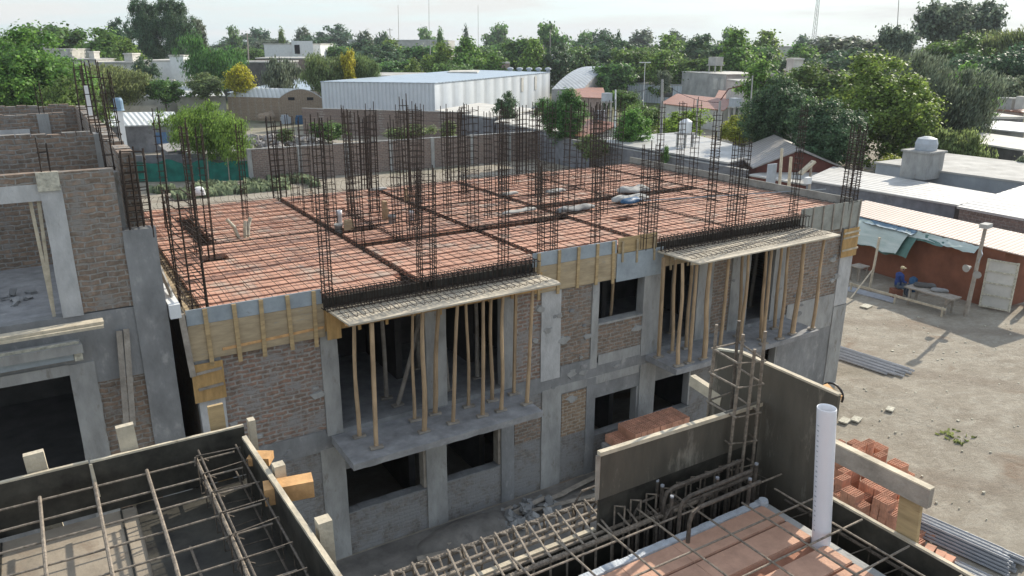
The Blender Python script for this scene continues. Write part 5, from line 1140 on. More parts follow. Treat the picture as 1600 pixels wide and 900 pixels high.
# local frame: +Y forward, sitting
SHv = .46
V = [(0, 0, .52), (0, .02, .72), (0, .05, .92), (0, .06, 1.06), (0, .09, 1.15), (.17, .05, 1.02), (-.17, .05, 1.02), (.24, .1, .78), (-.24, .1, .78), (.14, .32, .70), (-.14, .34, .68),
     (.1, .02, .5), (-.1, .02, .5), (.15, .45, .50), (-.15, .45, .50), (.14, .42, .09), (-.14, .48, .09), (.15, .60, .05), (-.15, .66, .05)]
Ed = [(0, 1), (1, 2), (2, 3), (3, 4), (3, 5), (3, 6), (5, 7), (6, 8), (7, 9), (8, 10), (0, 11), (0, 12), (11, 13), (12, 14), (13, 15), (14, 16), (15, 17), (16, 18)]
Rr = [.15, .14, .155, .12, .06, .075, .075, .055, .055, .04, .04, .1, .1, .075, .075, .05, .05, .045, .045]
body_ = skin_body('body', V, Ed, Rr, 'jeans', PW)
skin_body('jacket', V[:11], Ed[:10], [r_+.014 for r_ in Rr[:11]], 'denim', PW)
def headpart():
    b = MB(); n, m_ = 20, 14
    for j in range(m_+1):
        th = math.pi*j/m_
        for i in range(n):
            ph = 2*math.pi*i/n; x = .075*math.sin(th)*math.cos(ph); y = .095*math.sin(th)*math.sin(ph); z = .115*math.cos(th)
            fr = max(0, math.sin(ph)); 
            if fr > .92 and -.05 < z < .02: y += .022*(1-abs(z+.02)/.04 if abs(z+.02) < .04 else 0)   # nose
            if z < -.04: x *= .85
            b.v.append((x, y+.12, z+1.29))
    for j in range(m_):
        for i in range(n): q = j*n+i; b.f.append((q, q+n, q+n+(i+1) % n-i, q+(i+1) % n-i))
    return b
h_ = link('head', headpart().mesh('head', 'skin', True), PW)
b = MB()
for s_ in (-1, 1): b.box(.03*s_-.012, .03*s_+.012, .208, .216, 1.295, 1.305); b.box(.078*s_-.008, .078*s_+.008, .1, .13, 1.26, 1.31)
b.box(-.022, .022, .202, .212, 1.232, 1.238); link('face', b.mesh('face', 'dark'), h_)
b = MB(); b.lathe((0, .115, 1.325), [(.088, 0), (.09, .03), (.07, .075), (.03, .095)], 16); b.box(-.06, .06, .19, .28, 1.328, 1.338); link('cap', b.mesh('cap', 'cap', False), PW)
def hand(wx, wy, wz, s):
    v = [(wx, wy, wz), (wx-.01*s, wy+.05, wz-.01)]; e = [(0, 1)]; r_ = [.03, .032]
    for k, (dx, L_) in enumerate(((-.028, .05), (-.009, .06), (.01, .056), (.028, .045))):
        a = len(v); v += [(wx+dx, wy+.085, wz-.015), (wx+dx, wy+.085+L_*.55, wz-.03), (wx+dx, wy+.085+L_*.7, wz-.055)]; e += [(1, a), (a, a+1), (a+1, a+2)]; r_ += [.011, .01, .008]
    a = len(v); v += [(wx-.045*s, wy+.05, wz-.005), (wx-.05*s, wy+.085, wz-.02)]; e += [(1, a), (a, a+1)]; r_ += [.012, .01]
    skin_body('hand', v, e, r_, 'skin', PW, 1)
hand(.13, .33, .69, 1); hand(-.13, .35, .67, -1)
b = MB(); b.box(-.2, .2, -.22, .2, 0, .38); o = link('seat_block', b.mesh('seat_block', 'terracotta_wall')); o.location = (pw.x, pw.y, 0); o.rotation_euler = (0, 0, R(-120)); o['org'] = [pw.x, pw.y, 0]; tag(o, 'red brown block the seated worker sits on', 'block')
p = G(1410, 455, 0); b = MB(); b.lathe((p.x+.3, p.y-.25, 0), [(.16, 0), (.19, .3), (.17, .62), (.06, .7)], 12); solid('blue_drum', b, 'bluetarp', 'bright blue small drum standing right beside the seated worker', 'drum', smooth=True)
# ================================================================== NEIGHBOURHOOD
def par4(P, z):
    Q = [G(x, y, z) for x, y in P]
    if len(Q) == 3: Q.append(Q[0]+Q[2]-Q[1])
    return Q
def rectify(P, z):
    # A,B,C sighted: keep A,B and the depth toward C, square the corner
    A, Bv, Cv = [G(x, y, z) for x, y in P]; d = (Bv-A).normalized(); n = Vector((-d.y, d.x, 0)); w = (Cv-Bv).dot(n); return [A, Bv, Bv+n*w, A+n*w]
def house(name, label, Q, z, wallm, roofm, cat='house', over=.15, rt=.12, slope=None, group=None, wins=(), roofpart='roof'):
    c = sum(Q, Vector())/len(Q); t = thing(name, label, cat, (c.x, c.y, 0), group)
    b = MB(); b.prism([(q.x, q.y) for q in Q], 0, z-rt); b.build('wall', wallm, t)
    R_ = [(c+(q-c)*(1+over/max(1, (q-c).length))) for q in Q]
    b = MB()
    if slope: b.prism([(q.x, q.y, z+s_) for q, s_ in zip(R_, slope)], lambda p: p[2]-rt if len(p) > 2 else z-rt)
    else: b.prism([(q.x, q.y) for q in R_], z-rt+.002, z)
    b.build(roofpart, roofm, t)
    for (i, f, w, z0, z1, mt, nm) in wins:
        A = Q[i]; Bq = Q[(i+1) % len(Q)]; d = (Bq-A).normalized(); n = Vector((d.y, -d.x, 0)); cc = Vector((c.x, c.y, 0))
        if n.dot(A-cc) < 0: n = -n
        P = A+(Bq-A)*f+n*.02; P.z = 0
        b = MB(); b.bar(P+Vector((0, 0, (z0+z1)/2))-d*w/2, P+Vector((0, 0, (z0+z1)/2))+d*w/2, .08, z1-z0); b.build(nm, mt, t)
    return t
# big white shed
Q = [Vector(v) for v in ((33.2, 102.4, 0), (44.6, 91.7, 0), (80.4, 118.0, 0), (69.0, 128.7, 0))]
c = sum(Q, Vector())/4
WH = thing('warehouse', 'big white corrugated steel warehouse with a pale blue roof behind the brick perimeter wall', 'warehouse', (c.x, c.y, 0))
MB().prism([(q.x, q.y) for q in Q], 0, 5.9).build('wall', 'sheet_white', WH)
b = MB(); b.prism([(Q[0].x-.1, Q[0].y, 5.98), (Q[1].x, Q[1].y-.15, 5.98), (Q[2].x+.1, Q[2].y, 6.0), (Q[3].x, Q[3].y, 6.3)], lambda p: 5.9); b.build('roof', 'sheet_blue', WH)
for f in (.68, .82): 
    P = Q[1]+(Q[2]-Q[1])*f; d = (Q[2]-Q[1]).normalized(); b = MB(); b.bar(P+Vector((.03, -.03, 4.4)), P+d*1.0+Vector((.03, -.03, 4.4)), .1, 2.2); b.build('light_panel', 'offwhite', WH)
for k in range(5):
    P = Q[3]+(Q[2]-Q[3])*(.45+.11*k); b = MB(); b.lathe((P.x+.8, P.y-1.2, 6.1), [(.35, 0), (.35, .25), (.6, .35), (.5, .6), (.1, .7)], 12); b.build('roof_vent', 'tankgrey', WH)
# vaulted grey hall beyond it
def vault(name, label, A, Bv, L_, z0, h, wallm, roofm, endm=None, cat='shed', n=14, wins=False):
    # A-B: the gable end in view ; L_: vector of its length
    t = thing(name, label, cat, ((A.x+Bv.x)/2, (A.y+Bv.y)/2, 0)); A = Vector((A.x, A.y, 0)); Bv = Vector((Bv.x, Bv.y, 0)); L_ = Vector((L_.x, L_.y, 0))
    MB().prism([(p.x, p.y) for p in (A, Bv, Bv+L_, A+L_)], 0, z0).build('wall', wallm, t)
    b = MB(); pr_ = []
    for i in range(n+1):
        f = i/n; z = z0+h*(1-(2*f-1)**2); pr_.append(((A+(Bv-A)*f), z))
    for k, s_ in ((0, Vector()), (1, L_)):
        for p, z in pr_: b.v.append((p.x+s_.x, p.y+s_.y, z+.05))
    for i in range(n): b.f.append((i, i+1, n+1+i+1, n+1+i))
    q0 = len(b.v)
    for k, s_ in ((0, Vector()), (1, L_)):
        for p, z in pr_: b.v.append((p.x+s_.x, p.y+s_.y, z-.05))
    for i in range(n): b.f.append((q0+i, q0+n+1+i, q0+n+1+i+1, q0+i+1))
    for i in range(n): b.f += [(i, q0+i, q0+i+1, i+1), (n+1+i, n+2+i, q0+n+2+i, q0+n+1+i)]
    b.build('roof', roofm, t, smooth=False)
    for s_ in (L_.normalized()*.03, L_*.997):
        b = MB(); b.v += [(A.x+s_.x, A.y+s_.y, z0-.2)]+[(p.x+s_.x, p.y+s_.y, z-.06) for p, z in pr_]+[(Bv.x+s_.x, Bv.y+s_.y, z0-.2)]
        b.f.append(tuple(range(0, len(b.v)))); b.build('gable', endm or wallm, t)
    if wins:
        d = (Bv-A)
        for f in (.28, .72): P = A+d*f-L_.normalized()*.02; b = MB(); b.bar(P-d.normalized()*.45+Vector((0, 0, z0-.1)), P+d.normalized()*.45+Vector((0, 0, z0-.1)), .1, .4); b.build('vent', 'dark', t)
    return t
A = G(436, 152, 3.4); Bv = G(503, 152, 3.4)
d = (G(355, 150, 3.4)-A); vault('arched_shed', 'tan brick shed with arched gable and white roof at the left end of the warehouse', A, Bv, Vector((d.x, d.y, 0)), 3.3, 1.25, 'brick_tan', 'sheet_bright', wins=True)
A = G(912, 137, 3.6); Bv = G(998, 124, 3.6); L_ = G(862, 138, 3.6)-A; vault('vaulted_hall', 'low vaulted hall with grey metal roof right behind the warehouse', A, Bv, L_, 3.4, 3.3, 'dirtywhite', 'sheet_grey')
house('open_shed', 'long open shed with grey corrugated roof behind the slate grey house', par4([(157, 154), (305, 147), (292, 137)], 3.2), 3.2, 'offwhite', 'sheet_grey', 'shed', rt=.15)
house('small_house', 'slate grey block house with white metal roof and blue door beside the tank post', [Vector((6.1, 87.6, 0)), Vector((12.7, 86.5, 0)), Vector((13.4, 93.5, 0)), Vector((6.6, 96, 0))], 2.8, 'greywall', 'sheet_bright', slope=(0, 0, .7, .7), wins=((0, .75, 1.1, .8, 2.0, 'blue_door', 'door'),))
house('flat_house', 'low white roofed house behind the open shed', par4([(275, 150), (352, 150), (340, 136)], 3.3), 3.3, 'offwhite', 'sheet_bright', slope=(0, 0, .5, .5))
house('blue_roof_house', 'long low house with pale blue metal roof left of the arched shed', [Vector(v) for v in ((27, 130, 0), (33, 122, 0), (62, 150, 0), (50, 165, 0))], 3.4, 'darkwall', 'sheet_blue', slope=(0, 0, .6, .6))
house('lean_to', 'grey lean-to with patched roof behind the green netting', par4([(262, 236), (352, 224), (335, 215)], 1.9), 1.9, 'greywall', 'rubble', 'shed', rt=.08)
house('lean_to', 'grey pitched lean-to against the brick perimeter wall, left of its corner', par4([(300, 243), (388, 234), (350, 216)], 1.85), 1.85, 'greywall', 'concrete', 'shed', rt=.08, wins=((0, .4, .3, 1.35, 1.6, 'dark', 'vent'), (0, .75, .3, 1.3, 1.55, 'dark', 'vent')))
house('annex', 'white roofed annex against the right end of the warehouse', par4([(681, 172), (772, 184), (835, 170)], 3.0), 3.0, 'greywall', 'offwhite', rt=.15)
house('annex', 'low white roofed annex with parapet left of the round dark tree', par4([(775, 190), (880, 208), (905, 190)], 2.9), 2.9, 'greywall', 'offwhite', rt=.15)
# houses further right
def gable_house(name, label, Q, z, h, wallm, roofm, cat='house'):
    # ridge runs between the midpoints of edges 1 and 3
    c = sum(Q, Vector())/4; t = thing(name, label, cat, (c.x, c.y, 0)); Q = [Vector((q.x, q.y, 0)) for q in Q]
    MB().prism([(q.x, q.y) for q in Q], 0, z).build('wall', wallm, t)
    m1 = (Q[1]+Q[2])/2; m2 = (Q[3]+Q[0])/2; up = Vector((0, 0, 1)); ov = .3
    ed = (m1-m2).normalized()*ov
    b = MB()
    for s1, s2, s3 in ((Q[0], Q[1], 1), (Q[3], Q[2], -1)):
        o = ((s1-m2).normalized())*ov
        a = [s1+o-ed+up*(z-.1), s2+o+ed+up*(z-.1), m1+ed+up*(z+h), m2-ed+up*(z+h)]
        a2 = [p+up*.1 for p in a]; n = len(b.v); b.v += [tuple(p) for p in a+a2]
        f = [(0, 1, 2, 3), (4, 5, 6, 7), (0, 1, 5, 4), (1, 2, 6, 5), (2, 3, 7, 6), (3, 0, 4, 7)]; b.f += [tuple(i+n for i in q) for q in f]
    b.build('roof', roofm, t)
    for a_, c_, m_ in ((Q[1], Q[2], m1), (Q[3], Q[0], m2)):
        b = MB(); nn = (m_-c).normalized()*.02; b.v = [tuple(a_+nn+up*(z-.3)), tuple(c_+nn+up*(z-.3)), tuple(c_+nn+up*z), tuple(m_+nn+up*(z+h-.08)), tuple(a_+nn+up*z)]; b.f = [(0, 1, 2, 3, 4)]; b.build('gable', wallm, t)
    return t
def V2(*a): return [Vector((x, y, 0)) for x, y in a]
house('white_house', 'long low white house with flat bright roof behind the grey lot wall', V2((41.4, 38.3), (47.5, 40.0), (52.5, 54.5), (41.4, 54.5)), 2.75, 'greywall', 'roof_bright', rt=.12)
gable_house('gable_house', 'brown brick house with pale corrugated gable roof next to the white flat roof', V2((47.2, 42.8), (42.2, 36.4), (47.2, 33.6), (52.8, 40.4)), 2.6, 1.15, 'redbrown', 'tile_brown')
house('shed', 'flat roofed dark red annex below the gable house', V2((41.2, 36.0), (41.4, 30.6), (46.0, 32.0), (45.5, 36.5)), 2.2, 'redbrown', 'dirtywhite', 'shed', rt=.1)
gable_house('tile_house', 'small house with orange tile roof and white eaves right of the round dark tree', V2((42.5, 56.0), (42.8, 63.5), (50.5, 64.5), (50.5, 57.5)), 2.7, .9, 'offwhite', 'tile_red')
gable_house('tile_house', 'red tiled house behind the round dark tree', [G(x, y, 2.8) for x, y in ((895, 150), (945, 152), (935, 138), (885, 138))], 2.7, .8, 'pinkwall', 'tile_red')
gable_house('tile_house', 'wide house with dull red tile roof behind the two lime green street trees', [G(x, y, 3) for x, y in ((1035, 158), (1130, 168), (1165, 158), (1080, 148))], 2.7, .8, 'offwhite', 'tile_red')
gable_house('tile_house', 'red tiled house left of the big dark pines', [G(x, y, 3) for x, y in ((1118, 152), (1180, 160), (1190, 146), (1130, 142))], 2.7, .8, 'offwhite', 'tile_red')
house('long_shed', 'very long pale shed with bright flat roof in the middle distance', V2((101.0, 121.0), (107.5, 96.5), (118, 100), (136, 150)), 3.6, 'sheet_white', 'roof_bright', 'shed', rt=.2, wins=((0, .35, 3, 1.2, 3, 'darkwall', 'gate'),))
house('roof_house', 'low house with pale flat roof behind the vaulted hall', par4([(955, 118), (1020, 124), (1010, 113)], 3.2), 3.2, 'dirtywhite', 'offwhite')
tt = house('box_house', 'grey two storey box house carrying a water tank stand', V2((104.2, 109.4), (100.6, 95), (110, 93), (114, 108)), 6.0, 'dirtywhite', 'offwhite', wins=((0, .78, 1.4, 3.4, 5.2, 'offwhite', 'window'), (0, .93, 1.0, 3.4, 5.2, 'offwhite', 'window')))
def tankstand(px, pytop, pybot, w, D, label, mt='dirtywhite', z0=0, kind='box', legs=True, cat='water tank'):
    a = GD(px, pytop, D); c = GD(px, pybot, D); wd = w*D/F; t = thing('water_tank', label, cat, (c.x, c.y, max(0, z0)))
    if kind == 'box': MB().prism([(c.x-wd/2, c.y-wd/2), (c.x+wd/2, c.y-wd/2), (c.x+wd/2, c.y+wd/2), (c.x-wd/2, c.y+wd/2)], c.z, a.z).build('tank', mt, t)
    else:
        h = a.z-c.z; b = MB(); b.lathe((c.x, c.y, c.z), [(wd/2, 0), (wd/2*1.02, h*.7), (wd/2*.97, h*.8), (wd/2*.3, h), (.01, h)], 16); b.build('tank', mt, t, smooth=False)
    if legs:
        b = MB(); b.box(c.x-wd*.6, c.x+wd*.6, c.y-wd*.6, c.y+wd*.6, c.z-.15, c.z-.003); b.build('platform', 'dirtywhite', t)
        for sx in (-1, 1):
            for sy in (-1, 1): MB().box(c.x+sx*wd*.4-.08, c.x+sx*wd*.4+.08, c.y+sy*wd*.4-.08, c.y+sy*wd*.4+.08, z0, c.z-.152).build('leg', 'dirtywhite', t)
    return t
tankstand(1118, 89, 101, 16, 138, 'grey box tank on stand over the grey box house', z0=6.0)
tankstand(1071, 185, 207, 20, 62, 'white panelled water tank with pointed lid over the flat white roof', 'white_paint', z0=2.75, kind='round')
tankstand(948, 145, 158, 12, 86, 'grey square tank on a post by the red tiled roofs', 'tankgrey', z0=2)
tankstand(938, 172, 192, 16, 75, 'grey square tank in front of the pinkish wall right of the round tree', 'tankgrey', z0=2)
tankstand(1148, 153, 166, 13, 84, 'dark grey tank left of the pines', 'tankgrey', z0=2)
tankstand(580, 102, 115, 8, 150, 'small grey round tank on a roof behind the warehouse', 'tankgrey', z0=3, kind='round')
tankstand(303, 123, 133, 10, 128, 'buff round tank on the white roof behind the slate grey house', 'cement_edge', z0=3, kind='round')
b_ = GD(194, 226, 45)
T_ = thing('tank_post', 'small blue grey water tank on a white post behind the brick building', 'water tank', (b_.x, b_.y, 0)); zt = GD(194, 172, 45).z; zq = GD(194, 152, 45).z
MB().box(b_.x-.16, b_.x+.16, b_.y-.16, b_.y+.16, 0, zt).build('post', 'white_paint', T_)
b = MB(); h = zq-zt; b.lathe((b_.x, b_.y, zt+.02), [(.3, 0), (.27, .1), (.27, h*.8), (.2, h), (.02, h)], 16); b.build('tank', 'tankblue', T_)
# white far building
def far_box(name, label, x0, x1, yt, D, dep, mt, roof='offwhite', cat='building', z0=0, yb=None):
    a = GD(x0, yt, D); c = GD(x1, yt, D); f = Vector((FW.x, FW.y, 0)).normalized()*dep
    z = (a.z+c.z)/2; Q = [Vector((a.x, a.y, 0)), Vector((c.x, c.y, 0)), Vector((c.x, c.y, 0))+f, Vector((a.x, a.y, 0))+f]
    return house(name, label, Q, z, mt, roof, cat, over=.2, rt=.25)
w = far_box('white_building', 'white two storey house with a square tower far back on the left', 412, 500, 68, 190, 14, 'white_paint'); a = GD(471, 64, 188); c = GD(471, 83, 188)
b = MB(); b.box(a.x-1.9, a.x+2.0, a.y-2.4, a.y+2, 0, a.z); b.build('tower', 'white_paint', w); b = MB(); p = GD(464, 74, 185.4); b.box(p.x-.6, p.x+.6, p.y-.2, p.y+.1, p.z-1.5, p.z+.6); b.build('window', 'dark', w)
far_box('brown_house', 'brownish block house below the white building with tower', 400, 480, 90, 165, 12, 'brick_pink')
far_box('grey_house', 'grey low building with dark openings left of the silvery tree', 395, 440, 96, 150, 12, 'darkwall', 'dirtywhite')
far_box('long_white_roof', 'far long building with pale metal roof above the dark tree row', 545, 700, 62, 330, 40, 'dirtywhite', 'sheet_bright')
far_box('white_house', 'far white house glimpsed through the trees at upper left', 70, 98, 76, 150, 10, 'offwhite')
far_box('white_house', 'small white box house in the row at upper left, beside a chimney block', 100, 150, 92, 140, 12, 'offwhite', 'dirtywhite')
far_box('white_house', 'pale low house in the middle of the upper left row', 150, 215, 97, 135, 12, 'offwhite', 'dirtywhite')
far_box('white_house', 'white flat roofed house in the upper left row, below the tall dark trees', 216, 295, 94, 140, 14, 'white_paint', 'offwhite')
far_box('chimney_block', 'narrow white roof block in the upper left row', 193, 206, 83, 137, 3, 'offwhite'); far_box('chimney_block', 'wide white roof block in front of the tall dark trees', 264, 286, 86, 139, 3, 'white_paint'); far_box('chimney_block', 'tiny white chimney in the upper left row', 138, 146, 80, 142, 2, 'offwhite')
far_box('low_wall', 'pale boundary wall under the upper left houses', 215, 270, 124, 118, .4, 'offwhite', cat='wall')
far_box('small_house', 'pale small house between trees behind the warehouse roof', 655, 712, 100, 165, 10, 'offwhite')
far_box('small_house', 'buff chimney-like house piece behind the warehouse roof', 783, 796, 97, 150, 4, 'pinkwall'); far_box('small_house', 'low white house behind the right half of the warehouse', 838, 868, 86, 200, 10, 'white_paint', 'sheet_grey'); far_box('small_house', 'long low white roofed house right of the warehouse, before the dark tree belt', 892, 955, 90, 190, 14, 'dirtywhite', 'white_paint')
far_box('roof_shack', 'low grey roofs in front of the small pale house', 560, 650, 118, 120, 14, 'greywall', 'dirtywhite')
far_box('tower_house', 'pale house with a tall chimney between the trees right of centre', 1255, 1280, 110, 110, 8, 'pinkwall'); far_box('chimney_block', 'tall pale chimney block behind the pines', 1241, 1256, 91, 112, 3, 'offwhite')
for i_, (x0, x1, yt, D_, wm, rm, lb) in enumerate(((700, 745, 112, 128, 'pinkwall', 'offwhite', 'low pinkish house peeping over the left part of the warehouse roof'), (1165, 1200, 128, 100, 'offwhite', 'dirtywhite', 'small white house squeezed left of the dark pines'), (1215, 1240, 72, 220, 'offwhite', 'offwhite', 'tiny white house in the trees below the radio tower'), (1500, 1560, 150, 96, 'dirtywhite', 'tile_red', 'brownish low house left of the far right tanks'), (1540, 1600, 182, 80, 'greywall', 'offwhite', 'pale stepped roof just below the far right tanks'), (345, 395, 96, 150, 'darkwall', 'dirtywhite', 'dim low house behind the bright yellow bush'))): far_box('small_house', lb, x0, x1, yt, D_, 9, wm, rm)
# right hand blocks
house('white_roof_house', 'grey house with long bright metal roof and barred window above the pink shed roof', V2((40.0, 30.5), (40.2, 21.4), (45.0, 21.8), (46.0, 33.0)), 2.75, 'greywall', 'roof_bright', rt=.1)
house('bright_roof_house', 'brick walled lot with bright sloping roof at the right edge', V2((39.9, 21.0), (39.4, 14.0), (46.8, 13.6), (47.2, 21.2)), 2.75, 'brick_pink', 'roof_bright', slope=(0, 0, .5, .5))
house('grey_house', 'long grey roofed house with corrugated fence behind the water tank block', V2((47.6, 31.0), (48.0, 14.0), (56.0, 14), (56, 31)), 3.2, 'sheet_grey', 'dirtywhite')
p = G(1379, 322, 1.8)
B_ = thing('window_grille', 'white barred window on the grey house wall', 'window', (40.0, 25, 0)); 
for k in range(9): MB().box(39.93, 39.98, 24.8+k*.2, 24.84+k*.2, 1.0, 1.95).build('grille_bar', 'white_paint', B_)
for z in (1.0, 1.92): MB().box(39.92, 39.97, 24.75, 26.5, z, z+.05).build('grille_rail', 'white_paint', B_)
TB = thing('tank_block', 'grey concrete block with a round water tank on top, on the roof at the right', 'water tank', (47, 27.5, 2.7))
MB().box(46.2, 47.9, 26.7, 28.4, 2.72, 4.3).build('block', 'concrete', TB); MB().box(46.1, 48.0, 26.6, 28.5, 4.31, 4.42).build('slab', 'concrete', TB)
b = MB(); b.lathe((47.1, 27.5, 4.43), [(.62, 0), (.65, .4), (.55, .7), (.2, .82), (.01, .82)], 20); b.build('tank', 'tankgrey', TB)
house('market_roof', 'long flat white roofs stepping away at the right edge', par4([(1500, 196), (1600, 206), (1600, 192)], 3.2), 3.2, 'dirtywhite', 'white_paint')
house('market_roof', 'second pale roof strip at the right edge, nearer than the first', par4([(1520, 222), (1600, 234), (1600, 216)], 3.2), 3.2, 'darkwall', 'offwhite')
house('market_roof', 'brownish roof with grey tanks at the far right edge', par4([(1530, 168), (1600, 175), (1600, 158)], 3.4), 3.4, 'pinkwall', 'tile_red')
tankstand(1572, 152, 172, 26, 92, 'grey tank pair at the far right edge', 'dirtywhite', z0=2, legs=False)
tankstand(1594, 150, 170, 12, 90, 'pale upright tank at the very right edge', 'offwhite', z0=2, legs=False)
# perimeter walls
def lotwall(label, a, c, h, mt, t=.2, name='boundary_wall', cap=None, z0=0):
    a = Vector((a[0], a[1], 0)); c = Vector((c[0], c[1], 0)); d = (c-a).normalized(); n = Vector((-d.y, d.x, 0))*t
    b = MB(); b.prism([(a.x, a.y), (c.x, c.y), (c+n)[:2], (a+n)[:2]], z0, h); o = solid(name, b, mt, label, 'wall')
    if cap:
        b = MB(); n2 = n*.15; b.prism([(a-n2)[:2], (c-n2)[:2], (c+n+n2)[:2], (a+n+n2)[:2]], h+.001, h+.06); b.build('coping', cap, o)
    return o
lotwall('long brick perimeter wall behind the deck', (14.2, 63.2), (42.2, 62.8), 2.62, 'brick_pink', cap='concrete')
for k in range(8):
    b = MB().box(14.1+k*4, 14.4+k*4, 63.1-k*.05-.05, 63.4-k*.05, 0, 2.7); solid('wall_pier', b, 'concrete', 'grey concrete pier set into the long brick perimeter wall', 'pier', 'piers of the long brick perimeter wall')
lotwall('taller brown brick wall under the arched shed and warehouse', (28.5, 96), (43.5, 80.0), 3.1, 'brick_pink', cap='concrete')
lotwall('grey rendered wall under the white annex roofs', (43.3, 80), (45.6, 62.5), 2.7, 'brick_pink')
lotwall('whitish blue wall at the back corner of the site', (42.3, 62.7), (47.5, 62.3), 2.5, 'offwhite')
lotwall('long grey block wall along the right side of the site, beyond the deck edge', (41.2, 62), (41.0, 36.2), 2.45, 'greywall', cap='concrete')
lotwall('low grey block wall behind the pink shed roof', (39.2, 30.8), (38.6, 14.6), 1.3+.6, 'greywall', cap='concrete')
lotwall('pale low wall with coping nearer the deck corner', (38.8, 34.8), (39.0, 30.9), 2.0, 'dirtywhite')
# green netting fence
NF = thing('net_fence', 'torn green shade net fence on posts at the left end of the brick perimeter wall', 'fence', (8, 66.5, 0))
b = MB(); n = 60; m_ = 6
for i in range(n+1):
    f = i/n; x = 5.5+8.8*f; y = 68.4-4.4*f
    for j in range(m_+1): q = j/m_; b.v.append((x+.08*noise.noise(Vector((x*2, q*2, 1))), y+.14*noise.noise(Vector((x*1.7, q*2, 3))), .05+(1.75-.25*abs(math.sin(x*1.1))+.1*math.sin(x*3))*q))
for i in range(n):
    for j in range(m_): k = i*(m_+1)+j; b.f.append((k, k+m_+1, k+m_+2, k+1))
b.build('net', 'green_net', NF, smooth=True)
for k in range(7): f = k/6; MB().tube([(5.5+8.8*f, 68.3-4.4*f, 0), (5.5+8.8*f+jit(.1), 68.3-4.4*f, 2.2+jit(.2))], .05, 6).build('post', 'wood_grey', NF)
lotwall('low grey wall behind the green netting', (4.8, 69.8), (14.0, 66.5), 2.0, 'greywall')
b = MB(); A = G(422, 220, 0); heap(21, 84, 0, 7, 10, 1.1, 420, 'rubble', 'rubble', 'grey rubble and junk spread behind the brick perimeter wall', kind='stuff', smin=.3, smax=.9)
p = GD(415, 190, 92); blob(417, 186, 2.6, 1.6, 1.8, .3, 'brick_tan', 'brick_pile', 'reddish pile of bricks by the dark shed wall', 'pile', z=.5)
for k, (px, py, mt, lb) in enumerate(((447, 193, 'tankgrey', 'grey scrap object left of the far parked things'), (470, 194, 'bluetarp', 'dark blue junk under the brick wall'), (592, 203, 'blue_door', 'blue drum beside the white leaning panel'), (600, 203, 'dark', 'dark crate beside the white leaning panel'))):
    P = G(px, py, 0); b = MB(); b.box(P.x-.6, P.x+.6, P.y-.5, P.y+.5, 0, .9); b.box(P.x-.5, P.x+.3, P.y-.4, P.y+.4, .9, 1.2); solid('junk_item', b, mt, lb, 'junk')
P = G(606, 203, 0); b = MB(); b.bar((P.x, P.y, 0), (P.x-.8, P.y+.3, 2.6), .5, .08, up=(1, 0, 0)); solid('panel', b, 'white_paint', 'white panel leaning by the blue drum behind the perimeter wall', 'panel')

# ================================================================== TREES
def crown_mesh(name, mt, n_clump, per, leaf, seed, shape='round', spread=.23, hollow=.35):
    rnd = random.Random(seed); b_v = []; b_f = []
    cl = []; lobes = []
    nl = 9 if n_clump > 80 else 6
    for k in range(nl):
        p = Vector((rnd.gauss(0, 1), rnd.gauss(0, 1), rnd.gauss(0, .8))).normalized()*rnd.uniform(.3, .62); lobes.append((p, rnd.uniform(.3, .5)))
    lobes.append((Vector((0, 0, -.1)), .55)); lobes.append((Vector((0, 0, -.45)), .5))
    while len(cl) < n_clump:
        c_, r_ = rnd.choice(lobes); q = Vector((rnd.gauss(0, 1), rnd.gauss(0, 1), rnd.gauss(0, 1)+.25)).normalized()
        p = c_+q*r_*(rnd.random()**.35)
        if shape == 'cone': w_ = max(.08, (1-p.z)/2*.95); p.x *= w_; p.y *= w_
        elif shape == 'tall': p.x *= .8; p.y *= .8; p.z *= 1.05
        elif shape == 'flat': p.z = p.z*.7 if p.z < 0 else p.z
        cl.append((p, spread*rnd.uniform(.5, 1.2)))
    for p, s_ in cl:
        for _ in range(per):
            q = Vector((rnd.gauss(0, 1), rnd.gauss(0, 1), rnd.gauss(0, .75)))*s_*.55+p
            if shape == 'willow': q.z -= abs(rnd.gauss(0, .12))
            d = q-p; nrm = (d.normalized()*.7+p.normalized()*.35+Vector((0, 0, .3))+Vector((rnd.gauss(0, .55), rnd.gauss(0, .55), rnd.gauss(0, .55)))).normalized() if d.length > 0 else Vector((0, 0, 1))
            t = nrm.cross(Vector((rnd.random(), rnd.random(), rnd.random()))).normalized(); bt = nrm.cross(t); L_ = leaf*rnd.uniform(.6, 1.3)
            n0 = len(b_v); w_ = L_*.5
            if shape == 'willow': bt = (Vector((0, 0, -1))+bt*.5).normalized(); w_ = L_*.28; L_ *= 1.7
            b_v.extend([tuple(q-bt*L_*.6), tuple(q+t*w_), tuple(q+bt*L_*.6), tuple(q-t*w_)]); b_f.append((n0, n0+1, n0+2, n0+3))
    me = bpy.data.meshes.new(name); me.from_pydata(b_v, [], b_f); me.materials.append(M[mt]); me.update(); return me
def tmesh():
    b = MB()
    b.tube([(0, 0, 0), (.01, .01, .35), (-.01, .02, .62), (.02, 0, .9)], [.05, .038, .028, .01], 7)
    rnd = random.Random(3)
    for k in range(9):
        a = k*2.4; z0 = .42+.05*k; L_ = .34; b.tube([(0, .01, z0), (math.cos(a)*L_*.45, math.sin(a)*L_*.45, z0+.08), (math.cos(a)*L_*.7, math.sin(a)*L_*.7, min(.92, z0+.12))], [.02, .012, .004], 5)
    return b.mesh('trunk', 'bark')
trunk_me = tmesh()
crowns = {}
